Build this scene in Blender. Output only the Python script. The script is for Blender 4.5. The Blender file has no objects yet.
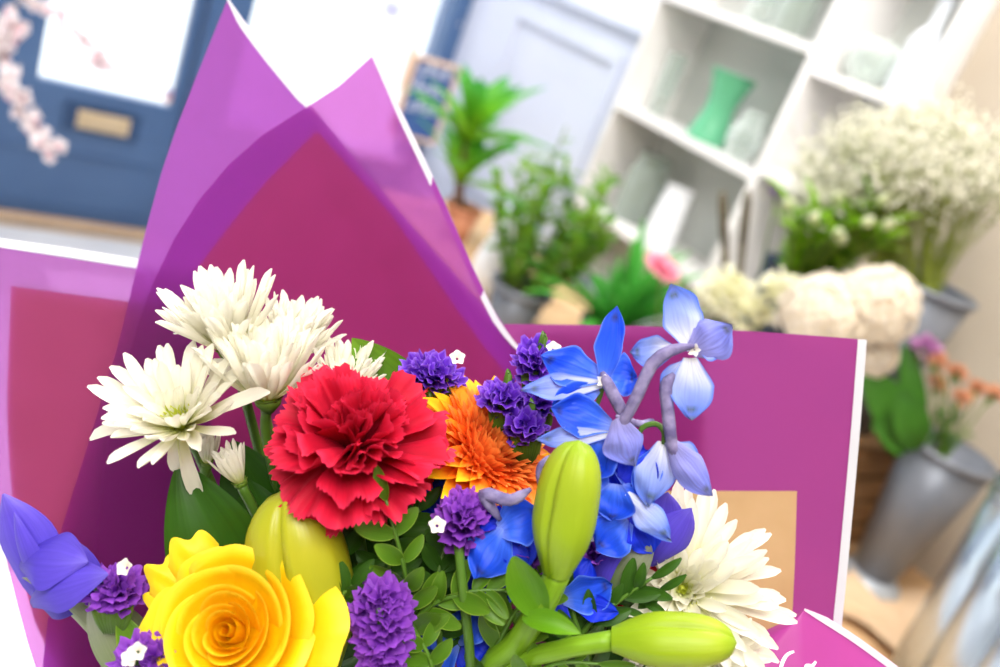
import bpy, math, random
from mathutils import Vector, Matrix, Euler
from math import sin, cos, pi, radians, sqrt, exp
rnd = random.Random(7)
SC = bpy.context.scene
COL = SC.collection

# ------------------------------------------------------------------ camera frame
FPX, CX, CY = 900.0, 500.0, 333.5
PITCH, ROLL, YAW = radians(21), radians(22), radians(39)
CAM = Vector((0, 0, 1.45))
_h = Vector((sin(YAW), cos(YAW), 0))
FW = _h * cos(PITCH) - Vector((0, 0, 1)) * sin(PITCH)
_r0 = Vector((cos(YAW), -sin(YAW), 0))
_u0 = _r0.cross(FW)
RT = _r0 * cos(ROLL) + _u0 * sin(ROLL)
UP = _u0 * cos(ROLL) - _r0 * sin(ROLL)

def ray(x, y):
    return FW + RT * ((x - CX) / FPX) + UP * ((CY - y) / FPX)
def pt(x, y, d):
    return CAM + ray(x, y) * d
def on_z(x, y, z):
    r = ray(x, y)
    return CAM + r * ((z - CAM.z) / r.z)
def on_x(x, y, v):
    r = ray(x, y)
    return CAM + r * (v / r.x)
def on_y(x, y, v):
    r = ray(x, y)
    return CAM + r * (v / r.y)
def cdir(x, y, z):          # right, up, toward the viewer
    return (RT * x + UP * y - FW * z).normalized()

cam_d = bpy.data.cameras.new('camera')
cam_d.sensor_width = 36.0
cam_d.lens = 36.0 * FPX / 1000.0
cam_d.clip_start = 0.02
cam_d.dof.use_dof = True
cam_d.dof.focus_distance = 0.365
cam_d.dof.aperture_fstop = 5.8
cam = bpy.data.objects.new('camera', cam_d)
COL.objects.link(cam)
cam.matrix_world = Matrix(((RT.x, UP.x, -FW.x, CAM.x), (RT.y, UP.y, -FW.y, CAM.y), (RT.z, UP.z, -FW.z, CAM.z), (0, 0, 0, 1)))
SC.camera = cam
SC.view_settings.view_transform = 'Standard'
SC.view_settings.look = 'None'
SC.view_settings.gamma = 1.0
SC.view_settings.use_curve_mapping = False
SC.view_settings.exposure = -0.32
SC.cycles.use_denoising = True
SC.cycles.max_bounces = 10
SC.cycles.transparent_max_bounces = 16
SC.cycles.sample_clamp_indirect = 6.0

# ------------------------------------------------------------------ materials
def lin(h):
    if not isinstance(h, str):
        return h if len(h) == 4 else (*h, 1)
    h = h.lstrip('#')
    c = [int(h[i:i + 2], 16) / 255 for i in (0, 2, 4)]
    return tuple((x / 12.92 if x <= .04045 else ((x + .055) / 1.055) ** 2.4) for x in c) + (1,)

def nd(nt, typ, **kw):
    n = nt.nodes.new(typ)
    for k, v in kw.items():
        if k in n.inputs:
            n.inputs[k].default_value = v
        else:
            setattr(n, k, v)
    return n

def new_mat(name):
    m = bpy.data.materials.new(name)
    m.use_nodes = True
    nt = m.node_tree
    nt.nodes.clear()
    return m, nt, nd(nt, 'ShaderNodeOutputMaterial')

def ramp(nt, stops, fac):
    r = nt.nodes.new('ShaderNodeValToRGB')
    e = r.color_ramp.elements
    while len(e) < len(stops):
        e.new(.5)
    for el, (p, c) in zip(e, stops):
        el.position = p
        el.color = lin(c)
    nt.links.new(fac, r.inputs['Fac'])
    return r.outputs['Color']

def mixc(nt, a, b, fac, mode='MIX'):
    n = nt.nodes.new('ShaderNodeMix')
    n.data_type = 'RGBA'
    n.blend_type = mode
    for sock, val in ((n.inputs[6], a), (n.inputs[7], b), (n.inputs[0], fac)):
        if hasattr(val, 'is_linked'):
            nt.links.new(val, sock)
        else:
            sock.default_value = val
    return n.outputs[2]

def noise(nt, vec, scale, detail=3.0):
    n = nd(nt, 'ShaderNodeTexNoise', Scale=scale, Detail=detail)
    if vec is not None:
        nt.links.new(vec, n.inputs['Vector'])
    return n.outputs['Fac']

def petal_mat(name, stops, rough=.5, transl=.25, streak=.15, streakcol=None, freq=22, spec=.25, bump=.25, side=None, spot=None):
    """colour runs along the petal (uv y), fine veins run across it (uv x)"""
    m, nt, out = new_mat(name)
    uv = nt.nodes.new('ShaderNodeUVMap')
    sp = nt.nodes.new('ShaderNodeSeparateXYZ')
    nt.links.new(uv.outputs[0], sp.inputs[0])
    oc = nt.nodes.new('ShaderNodeTexCoord').outputs['Object']
    base = ramp(nt, stops, sp.outputs['Y'])
    mp = nd(nt, 'ShaderNodeMapping')
    mp.inputs['Scale'].default_value = (freq, 1.6, 1)
    nt.links.new(uv.outputs[0], mp.inputs['Vector'])
    vein = noise(nt, mp.outputs[0], 1.0, 2.0)
    vr = ramp(nt, [(.38, (0, 0, 0, 1)), (.68, (1, 1, 1, 1))], vein)
    if side:                                         # a band of another colour along the two edges
        d = nd(nt, 'ShaderNodeMath', operation='SUBTRACT'); nt.links.new(sp.outputs['X'], d.inputs[0]); d.inputs[1].default_value = .5
        ab = nd(nt, 'ShaderNodeMath', operation='ABSOLUTE'); nt.links.new(d.outputs[0], ab.inputs[0])
        f = ramp(nt, [(side[1], (0, 0, 0, 1)), (.5, (1, 1, 1, 1))], ab.outputs[0])
        base = mixc(nt, base, lin(side[0]), f)
    if spot:                                         # a small stain near the tip
        d2 = nd(nt, 'ShaderNodeMath', operation='SUBTRACT'); nt.links.new(sp.outputs['X'], d2.inputs[0]); d2.inputs[1].default_value = .5
        a2 = nd(nt, 'ShaderNodeMath', operation='ABSOLUTE'); nt.links.new(d2.outputs[0], a2.inputs[0])
        f1 = ramp(nt, [(.10, (1, 1, 1, 1)), (.24, (0, 0, 0, 1))], a2.outputs[0])
        f2 = ramp(nt, [(spot[1] - .09, (0, 0, 0, 1)), (spot[1], (1, 1, 1, 1)), (spot[1] + .07, (0, 0, 0, 1))], sp.outputs['Y'])
        f3 = nd(nt, 'ShaderNodeMath', operation='MULTIPLY'); nt.links.new(f1, f3.inputs[0]); nt.links.new(f2, f3.inputs[1])
        base = mixc(nt, base, lin(spot[0]), f3.outputs[0])
    if streak:
        sc = lin(streakcol) if streakcol else (0, 0, 0, 1)
        f = nd(nt, 'ShaderNodeMath', operation='MULTIPLY'); f.inputs[1].default_value = streak
        nt.links.new(vr, f.inputs[0])
        base = mixc(nt, base, sc, f.outputs[0])
    nz = noise(nt, oc, 60, 3)
    hv = nd(nt, 'ShaderNodeHueSaturation')
    mr = nd(nt, 'ShaderNodeMapRange'); mr.inputs[3].default_value = .88; mr.inputs[4].default_value = 1.1
    nt.links.new(nz, mr.inputs[0]); nt.links.new(mr.outputs[0], hv.inputs['Value']); nt.links.new(base, hv.inputs['Color'])
    base = hv.outputs[0]
    pr = nd(nt, 'ShaderNodeBsdfPrincipled', Roughness=rough)
    pr.inputs['Specular IOR Level'].default_value = spec
    nt.links.new(base, pr.inputs['Base Color'])
    if bump:
        b = nd(nt, 'ShaderNodeBump', Strength=bump, Distance=.0006)
        nt.links.new(vein, b.inputs['Height']); nt.links.new(b.outputs[0], pr.inputs['Normal'])
    if transl:
        t = nt.nodes.new('ShaderNodeBsdfTranslucent'); nt.links.new(base, t.inputs[0])
        mx = nd(nt, 'ShaderNodeMixShader', Fac=transl)
        nt.links.new(pr.outputs[0], mx.inputs[1]); nt.links.new(t.outputs[0], mx.inputs[2])
        nt.links.new(mx.outputs[0], out.inputs[0])
    else:
        nt.links.new(pr.outputs[0], out.inputs[0])
    return m

def plain_mat(name, col, rough=.5, metal=0, col2=None, scale=8, stretch=(1, 1, 1), spec=.4, bump=0, contrast=(.35, .65), transl=0):
    m, nt, out = new_mat(name)
    pr = nd(nt, 'ShaderNodeBsdfPrincipled', Roughness=rough, Metallic=metal)
    pr.inputs['Specular IOR Level'].default_value = spec
    oc = nt.nodes.new('ShaderNodeTexCoord').outputs['Object']
    mp = nd(nt, 'ShaderNodeMapping'); mp.inputs['Scale'].default_value = stretch
    nt.links.new(oc, mp.inputs['Vector'])
    nz = noise(nt, mp.outputs[0], scale, 4)
    c = ramp(nt, [(contrast[0], col), (contrast[1], col2 or col)], nz)
    nt.links.new(c, pr.inputs['Base Color'])
    if bump:
        b = nd(nt, 'ShaderNodeBump', Strength=bump, Distance=.002)
        nt.links.new(nz, b.inputs['Height']); nt.links.new(b.outputs[0], pr.inputs['Normal'])
    last = pr.outputs[0]
    if transl:
        t = nt.nodes.new('ShaderNodeBsdfTranslucent'); nt.links.new(c, t.inputs[0])
        mx = nd(nt, 'ShaderNodeMixShader', Fac=transl)
        nt.links.new(last, mx.inputs[1]); nt.links.new(t.outputs[0], mx.inputs[2]); last = mx.outputs[0]
    nt.links.new(last, out.inputs[0])
    return m

def glass_mat(name, tint, see=.75, rough=.05):
    """thin glass: straight-through transmission with the tint, plus a clear reflection"""
    m, nt, out = new_mat(name)
    tr = nt.nodes.new('ShaderNodeBsdfTransparent'); tr.inputs[0].default_value = lin(tint)
    pr = nd(nt, 'ShaderNodeBsdfPrincipled', Roughness=rough); pr.inputs['Base Color'].default_value = lin(tint)
    lw = nd(nt, 'ShaderNodeLayerWeight', Blend=.35)
    mr = nd(nt, 'ShaderNodeMapRange'); mr.inputs[3].default_value = 1 - see; mr.inputs[4].default_value = .9
    nt.links.new(lw.outputs['Facing'], mr.inputs[0])
    mx = nt.nodes.new('ShaderNodeMixShader')
    nt.links.new(mr.outputs[0], mx.inputs[0]); nt.links.new(tr.outputs[0], mx.inputs[1]); nt.links.new(pr.outputs[0], mx.inputs[2])
    nt.links.new(mx.outputs[0], out.inputs[0])
    return m

def film_mat(name, dcol, tcol, pcol, f_trans, f_transl, rough=.38, see=None):
    """matte floral film: part straight through, part scattered through, part reflected"""
    m, nt, out = new_mat(name)
    oc = nt.nodes.new('ShaderNodeTexCoord').outputs['Object']
    nz = noise(nt, oc, 30, 3)
    c = mixc(nt, lin(dcol), lin(pcol), nz)
    pr = nd(nt, 'ShaderNodeBsdfPrincipled', Roughness=rough); pr.inputs['Specular IOR Level'].default_value = .3
    nt.links.new(c, pr.inputs['Base Color'])
    b = nd(nt, 'ShaderNodeBump', Strength=.12, Distance=.004); nt.links.new(noise(nt, oc, 14, 2), b.inputs['Height']); nt.links.new(b.outputs[0], pr.inputs['Normal'])
    tl = nt.nodes.new('ShaderNodeBsdfTranslucent'); tl.inputs[0].default_value = lin(tcol)
    tp = nt.nodes.new('ShaderNodeBsdfTransparent'); tp.inputs[0].default_value = lin(see or tcol)
    m1 = nd(nt, 'ShaderNodeMixShader', Fac=f_transl); nt.links.new(pr.outputs[0], m1.inputs[1]); nt.links.new(tl.outputs[0], m1.inputs[2])
    m2 = nd(nt, 'ShaderNodeMixShader', Fac=f_trans); nt.links.new(m1.outputs[0], m2.inputs[1]); nt.links.new(tp.outputs[0], m2.inputs[2])
    nt.links.new(m2.outputs[0], out.inputs[0])
    return m

# ------------------------------------------------------------------ mesh helpers
class MB:
    def __init__(s, xf=None):
        s.v, s.f, s.uv, s.xf = [], [], [], xf or Matrix.Identity(4)
    def add(s, p, uv=(0, 0)):
        s.v.append(s.xf @ Vector(p)); s.uv.append(uv); return len(s.v) - 1
    def grid(s, fn, nu, nv, close=False):
        ids = []
        for j in range(nv + 1):
            row = []
            for i in range(nu + (0 if close else 1)):
                p, uv = fn(i / nu, j / nv)
                row.append(s.add(p, uv))
            ids.append(row)
        w = nu if close else nu
        for j in range(nv):
            for i in range(w):
                k = (i + 1) % nu if close else i + 1
                s.f.append((ids[j][i], ids[j][k], ids[j + 1][k], ids[j + 1][i]))
        return ids
    def tube(s, pts, rad, seg=8, cap=True):
        pts = [Vector(p) for p in pts]
        n = len(pts)
        if not hasattr(rad, '__len__'):
            rad = [rad] * n
        t0 = (pts[1] - pts[0]).normalized()
        a = t0.orthogonal().normalized()
        rows = []
        for i, p in enumerate(pts):
            t = (pts[min(i + 1, n - 1)] - pts[max(i - 1, 0)]).normalized()
            a = (a - t * a.dot(t)).normalized()
            b = t.cross(a)
            rows.append([s.add(p + (a * cos(2 * pi * k / seg) + b * sin(2 * pi * k / seg)) * rad[i], (k / seg, i / (n - 1))) for k in range(seg)])
        for i in range(n - 1):
            for k in range(seg):
                l = (k + 1) % seg
                s.f.append((rows[i][k], rows[i][l], rows[i + 1][l], rows[i + 1][k]))
        if cap:
            s.f.append(tuple(rows[0][::-1])); s.f.append(tuple(rows[-1]))
    def lathe(s, prof, seg=24, lobes=None, cap=False):
        n = len(prof) - 1
        def fn(u, v):
            r, z = prof[round(v * n)]
            a = 2 * pi * u
            k = lobes(a, v) if lobes else 1
            return (r * k * cos(a), r * k * sin(a), z), (u, v)
        ids = s.grid(fn, seg, n, True)
        if cap:
            s.f.append(tuple(ids[0][::-1])); s.f.append(tuple(ids[-1]))
    def box(s, a, b):
        x0, y0, z0 = a; x1, y1, z1 = b
        q = [s.add(p) for p in ((x0, y0, z0), (x1, y0, z0), (x1, y1, z0), (x0, y1, z0), (x0, y0, z1), (x1, y0, z1), (x1, y1, z1), (x0, y1, z1))]
        for f in ((3, 2, 1, 0), (4, 5, 6, 7), (0, 1, 5, 4), (1, 2, 6, 5), (2, 3, 7, 6), (3, 0, 4, 7)):
            s.f.append(tuple(q[i] for i in f))
    def ball(s, c, r, nu=10, nv=7, sq=(1, 1, 1)):
        c = Vector(c)
        s.grid(lambda u, v: ((c.x + r * sq[0] * sin(pi * v) * cos(2 * pi * u), c.y + r * sq[1] * sin(pi * v) * sin(2 * pi * u), c.z - r * sq[2] * cos(pi * v)), (u, v)), nu, nv, True)
    def petal(s, L, W, prof, e0, e1, az=0, r0=0, z0=0, cup=0, nl=7, nw=4, ruf=0, rf=3, ph=0, tip=None, side=0, pw=1.0):
        """a petal growing from radius r0; e0 -> e1 is its elevation in degrees along its length"""
        ca, sa = cos(az), sin(az)
        path, r, z = [], r0, z0
        for j in range(nl + 1):
            e = radians(e0 + (e1 - e0) * (j / nl) ** pw)
            path.append((r, z, e)); r += cos(e) * L / nl; z += sin(e) * L / nl
        def fn(u, v):
            c = 2 * u - 1
            r, z, e = path[round(v * nl)]
            w = W * prof(v)
            ext = tip(c) * L * v * v if tip else 0
            n = cup * w * c * c + ruf * v * v * sin(rf * c * 3.1 + ph)
            rr = r + cos(e) * ext - sin(e) * n
            zz = z + sin(e) * ext + cos(e) * n
            y = c * w / 2 + side * L * v * v
            return (rr * ca - y * sa, rr * sa + y * ca, zz), (u, v)
        s.grid(fn, nw, nl)
    def leaf(s, A, B, W, prof=None, n=None, arch=0, cup=.15, nl=10, nw=4, wav=0, wf=5, bend=None, ph=0, twist=0, wob=0):
        """a leaf or petal between two points; n = the way its face looks; arch bows it along n, bend sideways"""
        A, B = Vector(A), Vector(B)
        d = B - A; Ln = d.length; t = d.normalized()
        n = (n or -FW)
        n = (n - t * n.dot(t)).normalized()
        l = t.cross(n).normalized()
        prof = prof or LEAF
        c0 = (A + B) / 2 + n * (arch * Ln * 2) + l * ((bend or 0) * Ln * 2)
        def fn(u, v):
            c = 2 * u - 1
            p = A * (1 - v) ** 2 + c0 * (2 * v * (1 - v)) + B * v * v
            tg = ((c0 - A) * (1 - v) + (B - c0) * v).normalized()
            nn = (n - tg * n.dot(tg)).normalized()
            if twist:
                nn = Matrix.Rotation(twist * v, 3, tg) @ nn
            ll = tg.cross(nn)
            w = W * prof(v)
            wr = 0
            if wob:
                w *= 1 + wob * sin(13 * v + ph + (2 if c > 0 else 0)) * v
                wr = wob * W * (.5 * sin(9 * v + 3 * c + ph) + .45 * sin(5 * c + 2.2 * ph + 2 * v) + .3 * sin(17 * c + ph * 3 + 4 * v)) * min(1, v * 2)
            return p + ll * (c * w / 2) + nn * (cup * w * c * c + wr + wav * W * abs(c) * sin(wf * v * 3 + ph + c * 2) * v), (u, v)
        s.grid(fn, nw, nl)
    def build(s, name, mat, parent=None, smooth=True, origin=None):
        o0 = Vector(origin) if origin is not None else (Vector(parent['_o']) if parent is not None and '_o' in parent else Vector((0, 0, 0)))
        me = bpy.data.meshes.new(name)
        me.from_pydata([tuple(p - o0) for p in s.v], [], s.f)
        uvl = me.uv_layers.new(name='UVMap')
        for lp in me.loops:
            uvl.data[lp.index].uv = s.uv[lp.vertex_index]
        me.materials.append(mat)
        if smooth:
            me.polygons.foreach_set('use_smooth', [True] * len(me.polygons))
        me.update()
        o = bpy.data.objects.new(name, me)
        COL.objects.link(o)
        if parent is not None:
            o.parent = parent
            o['_o'] = list(o0)
        elif origin is not None:
            o.location = o0; o['_o'] = list(o0)
        return o

def LEAF(v):
    return max(.02, sin(pi * min(1, v) ** .85) ** .8)
def OVAL(v):
    return max(.03, sin(pi * (.04 + .94 * v)) ** .62)
def SPOON(v):                     # narrow at the base, rounded tip
    a = .45 + .55 * min(1, v / .6)
    return a * (1 if v < .78 else sqrt(max(.04, 1 - ((v - .78) / .225) ** 2)))
def STRAP(v):                     # long strap with a pointed tip
    return (.6 + .4 * min(1, v * 3)) * (1 if v < .6 else max(.03, 1 - ((v - .6) / .4) ** 2.2))
def FAN(v):
    return .14 + .86 * v ** .85
def SEPAL(v):
    return max(.03, (.3 + .7 * min(1, v / .45)) * (1 if v < .5 else (max(0, 1 - ((v - .5) / .5) ** 2.0)) ** .85))

def thing(name, loc, label, cat, group=None):
    o = bpy.data.objects.new(name, None)
    COL.objects.link(o)
    o.location = loc; o.empty_display_size = .02
    o['_o'] = list(loc); o['label'] = label; o['category'] = cat
    if group: o['group'] = group
    return o
def tag(o, label, cat, group=None, kind=None):
    o['label'] = label; o['category'] = cat
    if group: o['group'] = group
    if kind: o['kind'] = kind
    return o
def struct(o):
    o['kind'] = 'structure'; return o

def frame(px, py, d, axis, spin=0):
    z = cdir(*axis)
    x = (UP - z * UP.dot(z))
    if x.length < .1: x = RT - z * RT.dot(z)
    x = x.normalized(); y = z.cross(x)
    m = Matrix(((x.x, y.x, z.x, 0), (x.y, y.y, z.y, 0), (x.z, y.z, z.z, 0), (0, 0, 0, 1)))
    return Matrix.Translation(pt(px, py, d)) @ m @ Matrix.Rotation(spin, 4, 'Z')
def bez(P, n=12):
    """smooth curve through the control points (Catmull-Rom)"""
    P = [Vector(p) for p in P]
    Q = [P[0] * 2 - P[1]] + P + [P[-1] * 2 - P[-2]]
    out = []
    m = max(2, n // (len(P) - 1))
    for i in range(1, len(Q) - 2):
        a, b, c, d = Q[i - 1:i + 3]
        for k in range(m):
            t = k / m
            out.append(.5 * ((2 * b) + (c - a) * t + (2 * a - 5 * b + 4 * c - d) * t * t + (3 * b - a - 3 * c + d) * t ** 3))
    out.append(P[-1]); return out
CONV = pt(430, 1010, .50)
def foot():
    return CONV + RT * rnd.uniform(-.014, .014) - FW * rnd.uniform(-.012, .012) + UP * rnd.uniform(-.004, .004)
def stem_pts(T, base, back=.035):
    p0 = T @ Vector((0, 0, 0)); ax = (T.to_3x3() @ Vector((0, 0, 1))).normalized()
    p1 = p0 - ax * back
    mid = p1.lerp(base, .45) 
    return bez([p0, p1, mid, base], 18)

# ================================================================== THE SHOP
# ---- materials of the room
M_WALL = plain_mat('beige_wall_paint', '#b3a898', .8, col2='#ab9f8f', scale=2)
M_WHITE = plain_mat('white_satin_paint', '#e9eaf2', .45, col2='#e2e4ee', scale=3)
M_SHELF = plain_mat('white_shelf_laminate', '#ece9e8', .4, col2='#e6e3e2', scale=3)
M_SHELFBACK = plain_mat('shelf_back_board', '#c9ccc8', .6, col2='#c2c6c2', scale=3)
M_BLUE = plain_mat('blue_grey_gloss_paint', '#47658f', .35, col2='#3f5c86', scale=2.5, spec=.5)
M_FLOOR = plain_mat('pale_stone_floor', '#dfe0e4', .35, col2='#d2d4da', scale=3)
M_BENCH = plain_mat('pale_plywood', '#d6b389', .6, col2='#c39c70', scale=4, stretch=(1, 7, 1))
M_COUNTER = plain_mat('white_counter', '#eceff4', .4, col2='#e6eaf0', scale=3)
M_PAVE = plain_mat('pale_pavement', '#e8e6e2', .8, col2='#dcdad6', scale=2)
M_MAT = plain_mat('tan_coir', '#b49a7c', .9, col2='#94795c', scale=60)
M_GLASSW = glass_mat('window_glass', '#f7fbff', .93)

def slab(name, a, b, mat, parent=None):
    m = MB(); m.box(a, b)
    o = m.build(name, mat, parent, smooth=False)
    return o

struct(slab('floor', (-2.5, -1.5, -.06), (2.4, 3.5, 0), M_FLOOR))
struct(slab('trim_1', (-2.5, 3.5, -.06), (2.4, 3.62, .02), M_BENCH))              # threshold
struct(slab('pavement', (-6, 3.62, -.16), (9, 16, -.1), M_PAVE))
# right wall, and the painted dado at its far end
struct(slab('wall_right', (1.975, -1.5, 0), (2.3, 1.262, 3.0), M_WALL))
struct(slab('wall_alcove', (2.15, 1.262, 0), (2.3, 3.5, 3.0), M_WHITE))
struct(slab('wall_left', (-2.6, -1.6, 0), (-2.5, 3.62, 3.0), M_WALL))
struct(slab('wall_near', (-2.5, -1.6, 0), (2.3, -1.5, 3.0), M_WALL))
struct(slab('ceiling', (-2.5, -1.5, 3.0), (2.3, 3.62, 3.12), M_WHITE))
w = MB(); w.box((2.0, 2.27, 0), (2.149, 3.48, 1.40)); w.box((1.975, 2.25, 1.40), (2.149, 3.48, 1.425))
for (y0, y1, z0, z1) in ((2.40, 3.10, 1.285, 1.32), (2.40, 3.10, .62, .655), (2.40, 2.435, .655, 1.285), (3.065, 3.10, .655, 1.285)):
    w.box((1.985, y0, z0), (2.001, y1, z1))
struct(w.build('wall_dado', plain_mat('pale_lilac_paint', '#ced3e4', .45, col2='#c7cde0', scale=3), smooth=False))
# the window wall: white end piece, lower panels, posts
struct(slab('wall_back', (2.07, 3.5, 0), (2.3, 3.62, 3.0), M_WHITE))
w = MB()
w.box((1.135, 3.5, .02), (1.93, 3.6, .52))
struct(w.build('wall_back_panel', M_BLUE, smooth=False))
struct(slab('trim_2', (1.93, 3.46, .02), (2.07, 3.6, 3.0), M_BLUE))
struct(slab('trim_3', (.975, 3.46, .02), (1.13, 3.6, 3.0), M_BLUE))
w = MB(); w.box((1.131, 3.44, .52), (1.929, 3.6, .545))
struct(w.build('window_sill', M_WHITE, smooth=False))
struct(slab('window_1', (1.131, 3.55, .545), (1.929, 3.556, 2.9), M_GLASSW))
# the door
door = thing('door_1', (.55, 3.5, .02), 'blue grey glazed shop door with a letter plate in its lower panel', 'door')
door['kind'] = 'structure'
m = MB(); m.box((.1, 3.5, .021), (.97, 3.55, .53)); m.box((.1, 3.5, .53), (.475, 3.55, 2.9)); m.box((.93, 3.5, .53), (.97, 3.55, 2.9))
m.box((.15, 3.492, .06), (.92, 3.5, .07)); m.box((.15, 3.492, .27), (.92, 3.5, .278))
fr = m.build('door_frame', M_BLUE, door, smooth=False)
pn = slab('door_pane', (.476, 3.52, .531), (.929, 3.526, 2.9), M_GLASSW, door)
m = MB(); m.box((.575, 3.486, .375), (.835, 3.4915, .475))
lp = m.build('letter_plate', plain_mat('dark_plate', '#2e4a72', .4, col2='#29446a'), door, smooth=False)
m = MB()
def _lf(u, v):
    a = -.6 + 1.2 * v
    return (.615 + .18 * u, 3.486 - .02 * cos(a * 1.4), .425 + .034 * sin(a) / .56), (u, v)
m.grid(_lf, 6, 8)
m.build('letter_flap', plain_mat('aged_brass', '#c9b596', .45, .2, col2='#b9a382', scale=12), door)
struct(slab('trim_4', (-.4, 3.46, .02), (.099, 3.6, 3.0), M_BLUE))
tag(slab('doormat', (.12, 3.41, 0), (1.2, 3.458, .012), M_MAT), 'tan coir doormat lying along the foot of the blue door', 'doormat')
# stickers on the glass
def sticker(px, py, w, h, col, label, grp=None, col2=None):
    p = on_y(px, py, 3.515)
    m = MB()
    m.box((p.x - w / 2, 3.513, p.z - h / 2), (p.x + w / 2, 3.5145, p.z + h / 2))
    return tag(m.build('window_sticker', plain_mat('sticker_ink', col, .5, col2=col2 or col, scale=18), smooth=False, origin=(p.x, 3.514, p.z)), label, 'sticker', 'stickers on the window glass')
sticker(172, 96, .055, .05, '#7f8fd0', 'small blue and orange square sticker in the corner of the door glass', col2='#e0a98f')
sticker(323, 62, .022, .125, '#f0a8b4', 'narrow pale pink strip sticker on the glass between the wrapping tips')
sticker(392, 10, .07, .06, '#c3c3ea', 'pale lilac sticker high on the window glass')
sticker(408, 66, .03, .20, '#f2c9a8', 'peach coloured strip sticker on the glass beside the right wrapping tip')

# ---- hanging blossom garlands in the window
M_BLOSSOM = petal_mat('pink_blossom', [(0, '#f3c0d0'), (.45, '#fbf0f2'), (1, '#fefafa')], .6, .35, .05)
M_TWIG = plain_mat('brown_twig', '#7a5a44', .8, col2='#5f4433', scale=40)
def blossom_mesh():
    m = MB()
    for k in range(5):
        m.petal(.014, .014, OVAL, 25, 55, 2 * pi * k / 5, .001, 0, .25, 4, 3)
    return m
BL_ME = None
def garland(label, pts, n, spread, seedo, hang=False):
    global BL_ME
    r = random.Random(seedo)
    path = bez(([Vector((0, 0, 2.99)) + Vector((pt(*pts[0]).x, pt(*pts[0]).y, 0))] if hang else []) + [pt(*p) for p in pts], 40)
    if hang: path = path[:]
    root = thing('blossom_garland', path[0], label, 'garland', 'blossom garlands in the window')
    m = MB(); m.tube(path, .0022, 6); m.build('twig', M_TWIG, root)
    for k in range(n):
        p = path[min(len(path) - 1, int((k + .5) / n * len(path)))] + Vector((r.uniform(-1, 1), r.uniform(-1, 1), r.uniform(-1, 1))) * spread
        if BL_ME is None:
            BL_ME = blossom_mesh().build('blossom', M_BLOSSOM, root, origin=(0, 0, 0))
            o = BL_ME
        else:
            o = BL_ME.copy(); COL.objects.link(o)
        o.parent = root
        o.location = p - path[0]
        s = r.uniform(1.1, 1.9)
        o.scale = (s, s, s)
        o.rotation_euler = (r.uniform(0, 6), r.uniform(0, 6), r.uniform(0, 6))
garland('pink and white blossom garland hanging at the top left before the blue door', [(22, -30, 2.1), (14, 20, 2.05), (4, 60, 2.0), (14, 98, 2.0), (34, 128, 2.0), (52, 156, 2.0)], 84, .018, 3, True)
garland('sprig of pale blossom arching across the white door glass', [(18, -8, 2.1), (48, 12, 2.12), (72, 32, 2.14), (96, 58, 2.16), (112, 72, 2.18)], 16, .01, 5)
garland('small pale pink blossom sprig against the blue window post', [(462, -30, 3.73), (458, 10, 3.78), (452, 30, 3.79)], 13, .022, 6)

# ---- chalk board
bd = thing('chalkboard', on_y(425, 150, 3.25), 'dark blue chalkboard with pale chalk writing leaning by the window behind the palm', 'chalkboard')
c = on_y(423, 100, 3.25)
bx, bz = c.x, c.z
m = MB(); m.box((bx - .085, 3.24, bz - .15), (bx + .095, 3.262, bz + .15)); m.build('board', plain_mat('slate_blue', '#41619b', .7, col2='#36558f'), bd, smooth=False)
m = MB()
for (x0, x1, z0, z1) in ((-.1, .11, .15, .165), (-.1, .11, -.165, -.15), (-.1, -.085, -.15, .15), (.095, .11, -.15, .15)):
    m.box((bx + x0, 3.232, bz + z0), (bx + x1, 3.266, bz + z1))
m.build('board_frame', plain_mat('pale_wood', '#e8c9b0', .6, col2='#dcb899', scale=10), bd, smooth=False)
M_CHALK = plain_mat('chalk', '#e6ecf8', .9)
def chalk(P, r=.004):
    m = MB(); m.tube(bez([(bx + x, 3.2372, bz + z) for x, z in P], 14), r, 5)
    m.build('chalk_letter', M_CHALK, bd)
for row, z in enumerate((.10, .03, -.05)):
    for k in range(4):
        x = -.06 + .036 * k
        h = (.03, .045, .026, .04)[(k + row) % 4]
        chalk([(x, z), (x + .004, z + h), (x + .018, z + h * .9), (x + .02, z + .004)] if (k + row) % 2 else [(x + .02, z + h * .9), (x + .002, z + h * .6), (x + .006, z + .004), (x + .022, z + .006)])

# ---- bench along the wall, crate
bench = thing('display_bench', (1.7, 1.3, 0), 'long pale plywood display bench against the right wall', 'bench')
slab('bench_top', (1.27, -.3, .57), (1.972, 2.78, .6), M_BENCH, bench)
for (x, y) in ((1.32, -.25), (1.32, 2.7), (1.93, -.25), (1.93, 2.7)):
    slab('leg', (x - .03, y - .03, 0), (x + .03, y + .03, .57), M_BENCH, bench)
M_KRAFTP = plain_mat('brown_paper', '#d9b48c', .75, col2='#c79d74', scale=7)
pp = on_z(905, 628, .6)
m = MB()
def _pp(u, v):
    a = 2 * pi * u; r = v * (.13 + .02 * sin(3 * a) + .015 * cos(5 * a))
    return (pp.x - .02 + r * 1.1 * cos(a), pp.y + r * 1.3 * sin(a), .612 + .016 * v * v * sin(4 * a + 1) + .006 * sin(9 * a) * v), (u, v)
m.grid(_pp, 40, 8, True)
tag(m.build('paper_sheet', plain_mat('cream_paper', '#dcbf9e', .7, col2='#cfae8a', scale=7), origin=(pp.x, pp.y, .6)), 'crumpled brown paper lying on the bench in front of the grey bucket', 'paper')

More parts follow.
